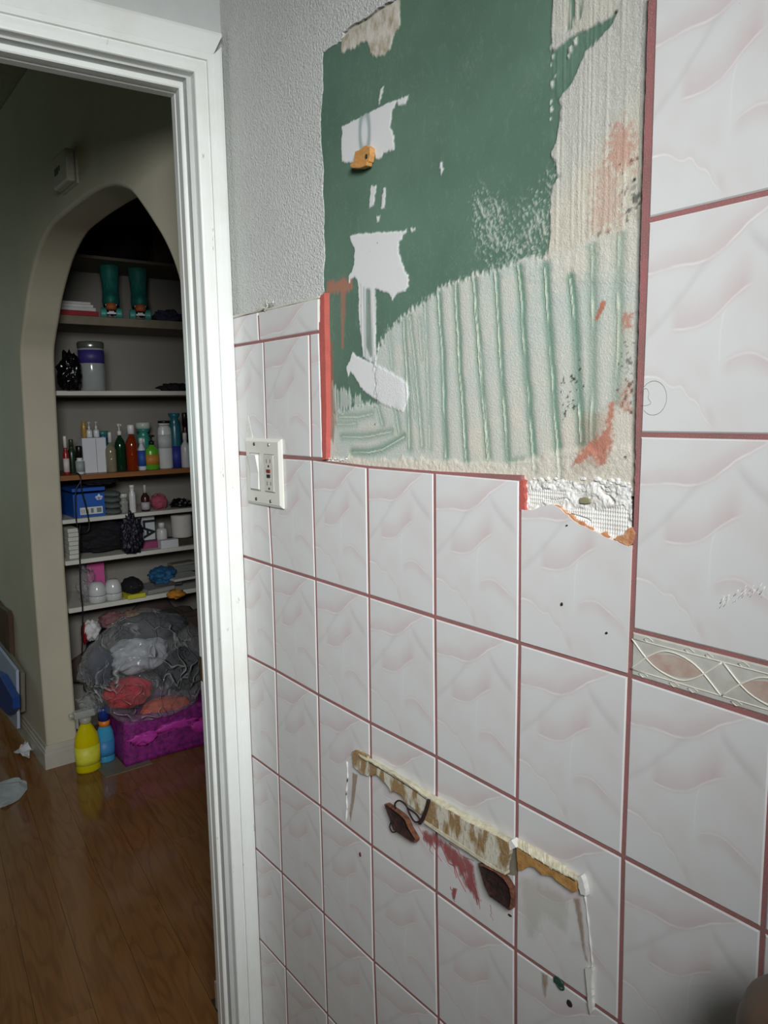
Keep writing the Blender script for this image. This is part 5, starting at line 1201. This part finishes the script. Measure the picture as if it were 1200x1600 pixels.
# lower heap that the cup and the bag lean on
tag(blob('clothes_heap', (-2.13, .64, .30), (.085, .38, .25), mat('shadowy brown cloth', (70,58,52), .95, bump=.6, bscale=40, bdist=.006), amp=.25, seed=77, squash=-.86, sub=5), 'dark heap of cloth behind the clear bag', 'cloth')  # dark brown cloth, slightly mottled
tag(blob('white_pouch', tuple(PX(143, 1098, -1.80)), (.04, .05, .045), M_film, amp=.4, seed=75), 'crumpled clear film above the yellow bottle', 'bag')
# spray bottles
def spray(px, py, wpx, hpx, X, name, lab, body, capc, trig, band=None, clear=False):
    pt = PZ(px, py, .0); s = mpp(pt); e = tag(empty(name, (pt[0], pt[1], .0045 if name == 'sunscreen_bottle' else .0005)), lab, 'bottle'); r = wpx*s/2; h = hpx*s
    m = mat(name+' plastic', body, .12, var=.05, trans=.3 if clear else 0, spec=.7)
    lathe('bottle_body', [(r*.92, 0), (r, h*.03), (r*.96, h*.2), (r, h*.42), (r*.9, h*.55), (r*.55, h*.68), (r*.4, h*.74), (r*.4, h*.77)], m, e, 24, sx=.7)
    if clear: lathe('tube', [(.0025, h*.03), (.0025, h*.76)], mat('dip tube', (150,150,60), .3), e, 8)
    cm = mat(name+' cap', capc, .25, alpha=.5 if clear else 1.)
    if trig:
        lathe('collar', [(r*.46, h*.75), (r*.48, h*.82), (r*.3, h*.84)], cm, e, 18)
        bm = bmesh.new(); bbox(bm, (-r*.35, -r*.9, h*.84), (r*.35, r*.75, h*.95)); bbox(bm, (-r*.25, -r*1.25, h*.87), (r*.25, -r*.9, h*.93)); bbox(bm, (-r*.2, -r*.75, h*.68), (r*.2, -r*.55, h*.85)); from_bm('trigger_head', bm, cm, e, bevel=r*.12)
    else:
        lathe('band', [(r*.62, h*.66), (r*.62, h*.76)], mat('orange band', (226,126,40), .4), e, 18)
        lathe('cap', [(r*.60, h*.76), (r*.62, h*.98), (r*.5, h), (0, h)], cm, e, 18)
    if band: lathe('label', [(r*1.01, h*.12), (r*.985, h*.2), (r*1.01, h*.40)], mat(name+' label', band, .5), e, 24, sx=.71)
    return e
spray(139, 1203, 38, 104, None, 'cleaner_bottle', 'clear bottle of yellow cleaner with a clear trigger by the arch pier', (236, 222, 10), (196,200,192), True, band=(214, 214, 60), clear=True)
spray(167, 1190, 27, 88, None, 'sunscreen_bottle', 'light blue bottle with orange band and dark blue cap beside the yellow one', (64, 154, 196), (26, 50, 130), False, band=(54, 128, 184))
# hanging black cable over the shelf edges
tube('black_cable', [tuple(PX(x, y, -1.893)) for x, y in [(118, 738), (124, 742), (126, 752), (119, 765), (118, 790), (120, 818), (127, 832), (138, 829), (139, 815), (134, 790), (128, 768), (126, 752)]], .0032, mat('cable black', (12,12,12), .4), None, seg=6)
tag(bpy.data.objects[-1] if False else [o for o in COL.objects if o.name.startswith('black_cable')][-1], 'black cable looped over the front of the shoebox shelf', 'cable')
c2 = tube('power_cord', [tuple(PX(x, y, -1.890)) for x, y in [(125, 820), (124, 850), (125, 880), (126, 920), (129, 950), (129, 985), (128, 1030)]], .0032, mat('cable black', (12,12,12)), None, seg=6)
tag(c2, 'black cord hanging down past the two lowest shelves', 'cable')

# left end of the hallway: things leaning on the wall; papers on the floor
def panel(pts, X0, th, name, m, lab, cat):
    """upright flat board parallel to the arch wall"""
    P = [PY(x, y, X0) for x, y in pts]; bm = bmesh.new(); prism_xz(bm, [(p[0], max(p[2], .001)) for p in P], X0, X0+th); return tag(from_bm(name, bm, m, bevel=.001), lab, cat)
panel([(20,1118),(33,1113),(32,1052),(18,1030),(-6,1000),(-6,1090)], AY0-.034, .018, 'grey_board', mat('grey beige board', (120,116,100), .8), 'beige board leaning flat on the hallway wall behind the white one', 'board')
panel([(27,1139),(25,1048),(3,1019),(-8,1005),(-8,1090)], AY0-.056, .012, 'white_board', mat('bluish white board', (172,184,206), .6, var=.02), 'bluish white board leaning in the hallway at the left edge', 'board')
panel([(12,1118),(20,1108),(19,1090),(0,1056),(-10,1050),(-10,1095)], AY0-.09, .03, 'blue_folder', mat('blue folder', (24,66,140), .5), 'blue folder in front of the bluish white board', 'folder')
panel([(16,1035),(13,965),(10,955),(0,948),(-14,930),(-14,1010)], AY0-.024, .02, 'wooden_board', mat('dark brown wood', (92,70,54)), 'dark brown wooden panel behind the boards at the left edge', 'board')
bpy.data.objects[-1:] if False else None
def sheet(pts, name, m, lab, cat, amp=.012, seed=1, th=.0012):
    P = [PZ(x, y, .0) for x, y in pts]; c = np.mean(P, 0); bm = bmesh.new(); n = 10
    V0 = [bm.verts.new((p[0], p[1], .002 + amp*abs(mnoise.noise(Vector(p)*11+Vector((seed, 0, 0)))))) for p in P]; f = bm.faces.new(V0)
    bmesh.ops.triangulate(bm, faces=[f]); bmesh.ops.subdivide_edges(bm, edges=bm.edges[:], cuts=3, use_grid_fill=True)
    for v in bm.verts: v.co.z = .002 + amp*abs(mnoise.noise(v.co*16+Vector((seed, 0, 0))))*1.6
    o = from_bm(name, bm, m); s = o.modifiers.new('s', 'SOLIDIFY'); s.thickness = th; return tag(o, lab, cat)
M_pap = mat('white paper', (206, 208, 206), .8, var=.04)
sp_ = sheet([(22,1182),(33,1168),(40,1163),(46,1172),(53,1175),(47,1180),(46,1187),(36,1190)], 'paper_scrap', M_pap, 'small crumpled paper scrap with faint print on the wood floor', 'paper', .03, 2)
sheet([(-8,1262),(-8,1226),(8,1220),(30,1218),(42,1224),(43,1234),(30,1250),(8,1264)], 'paper_sheet', mat('translucent paper', (176,180,184), .6), 'rounded white paper lying on the wood floor at the left edge', 'paper', .012, 5)
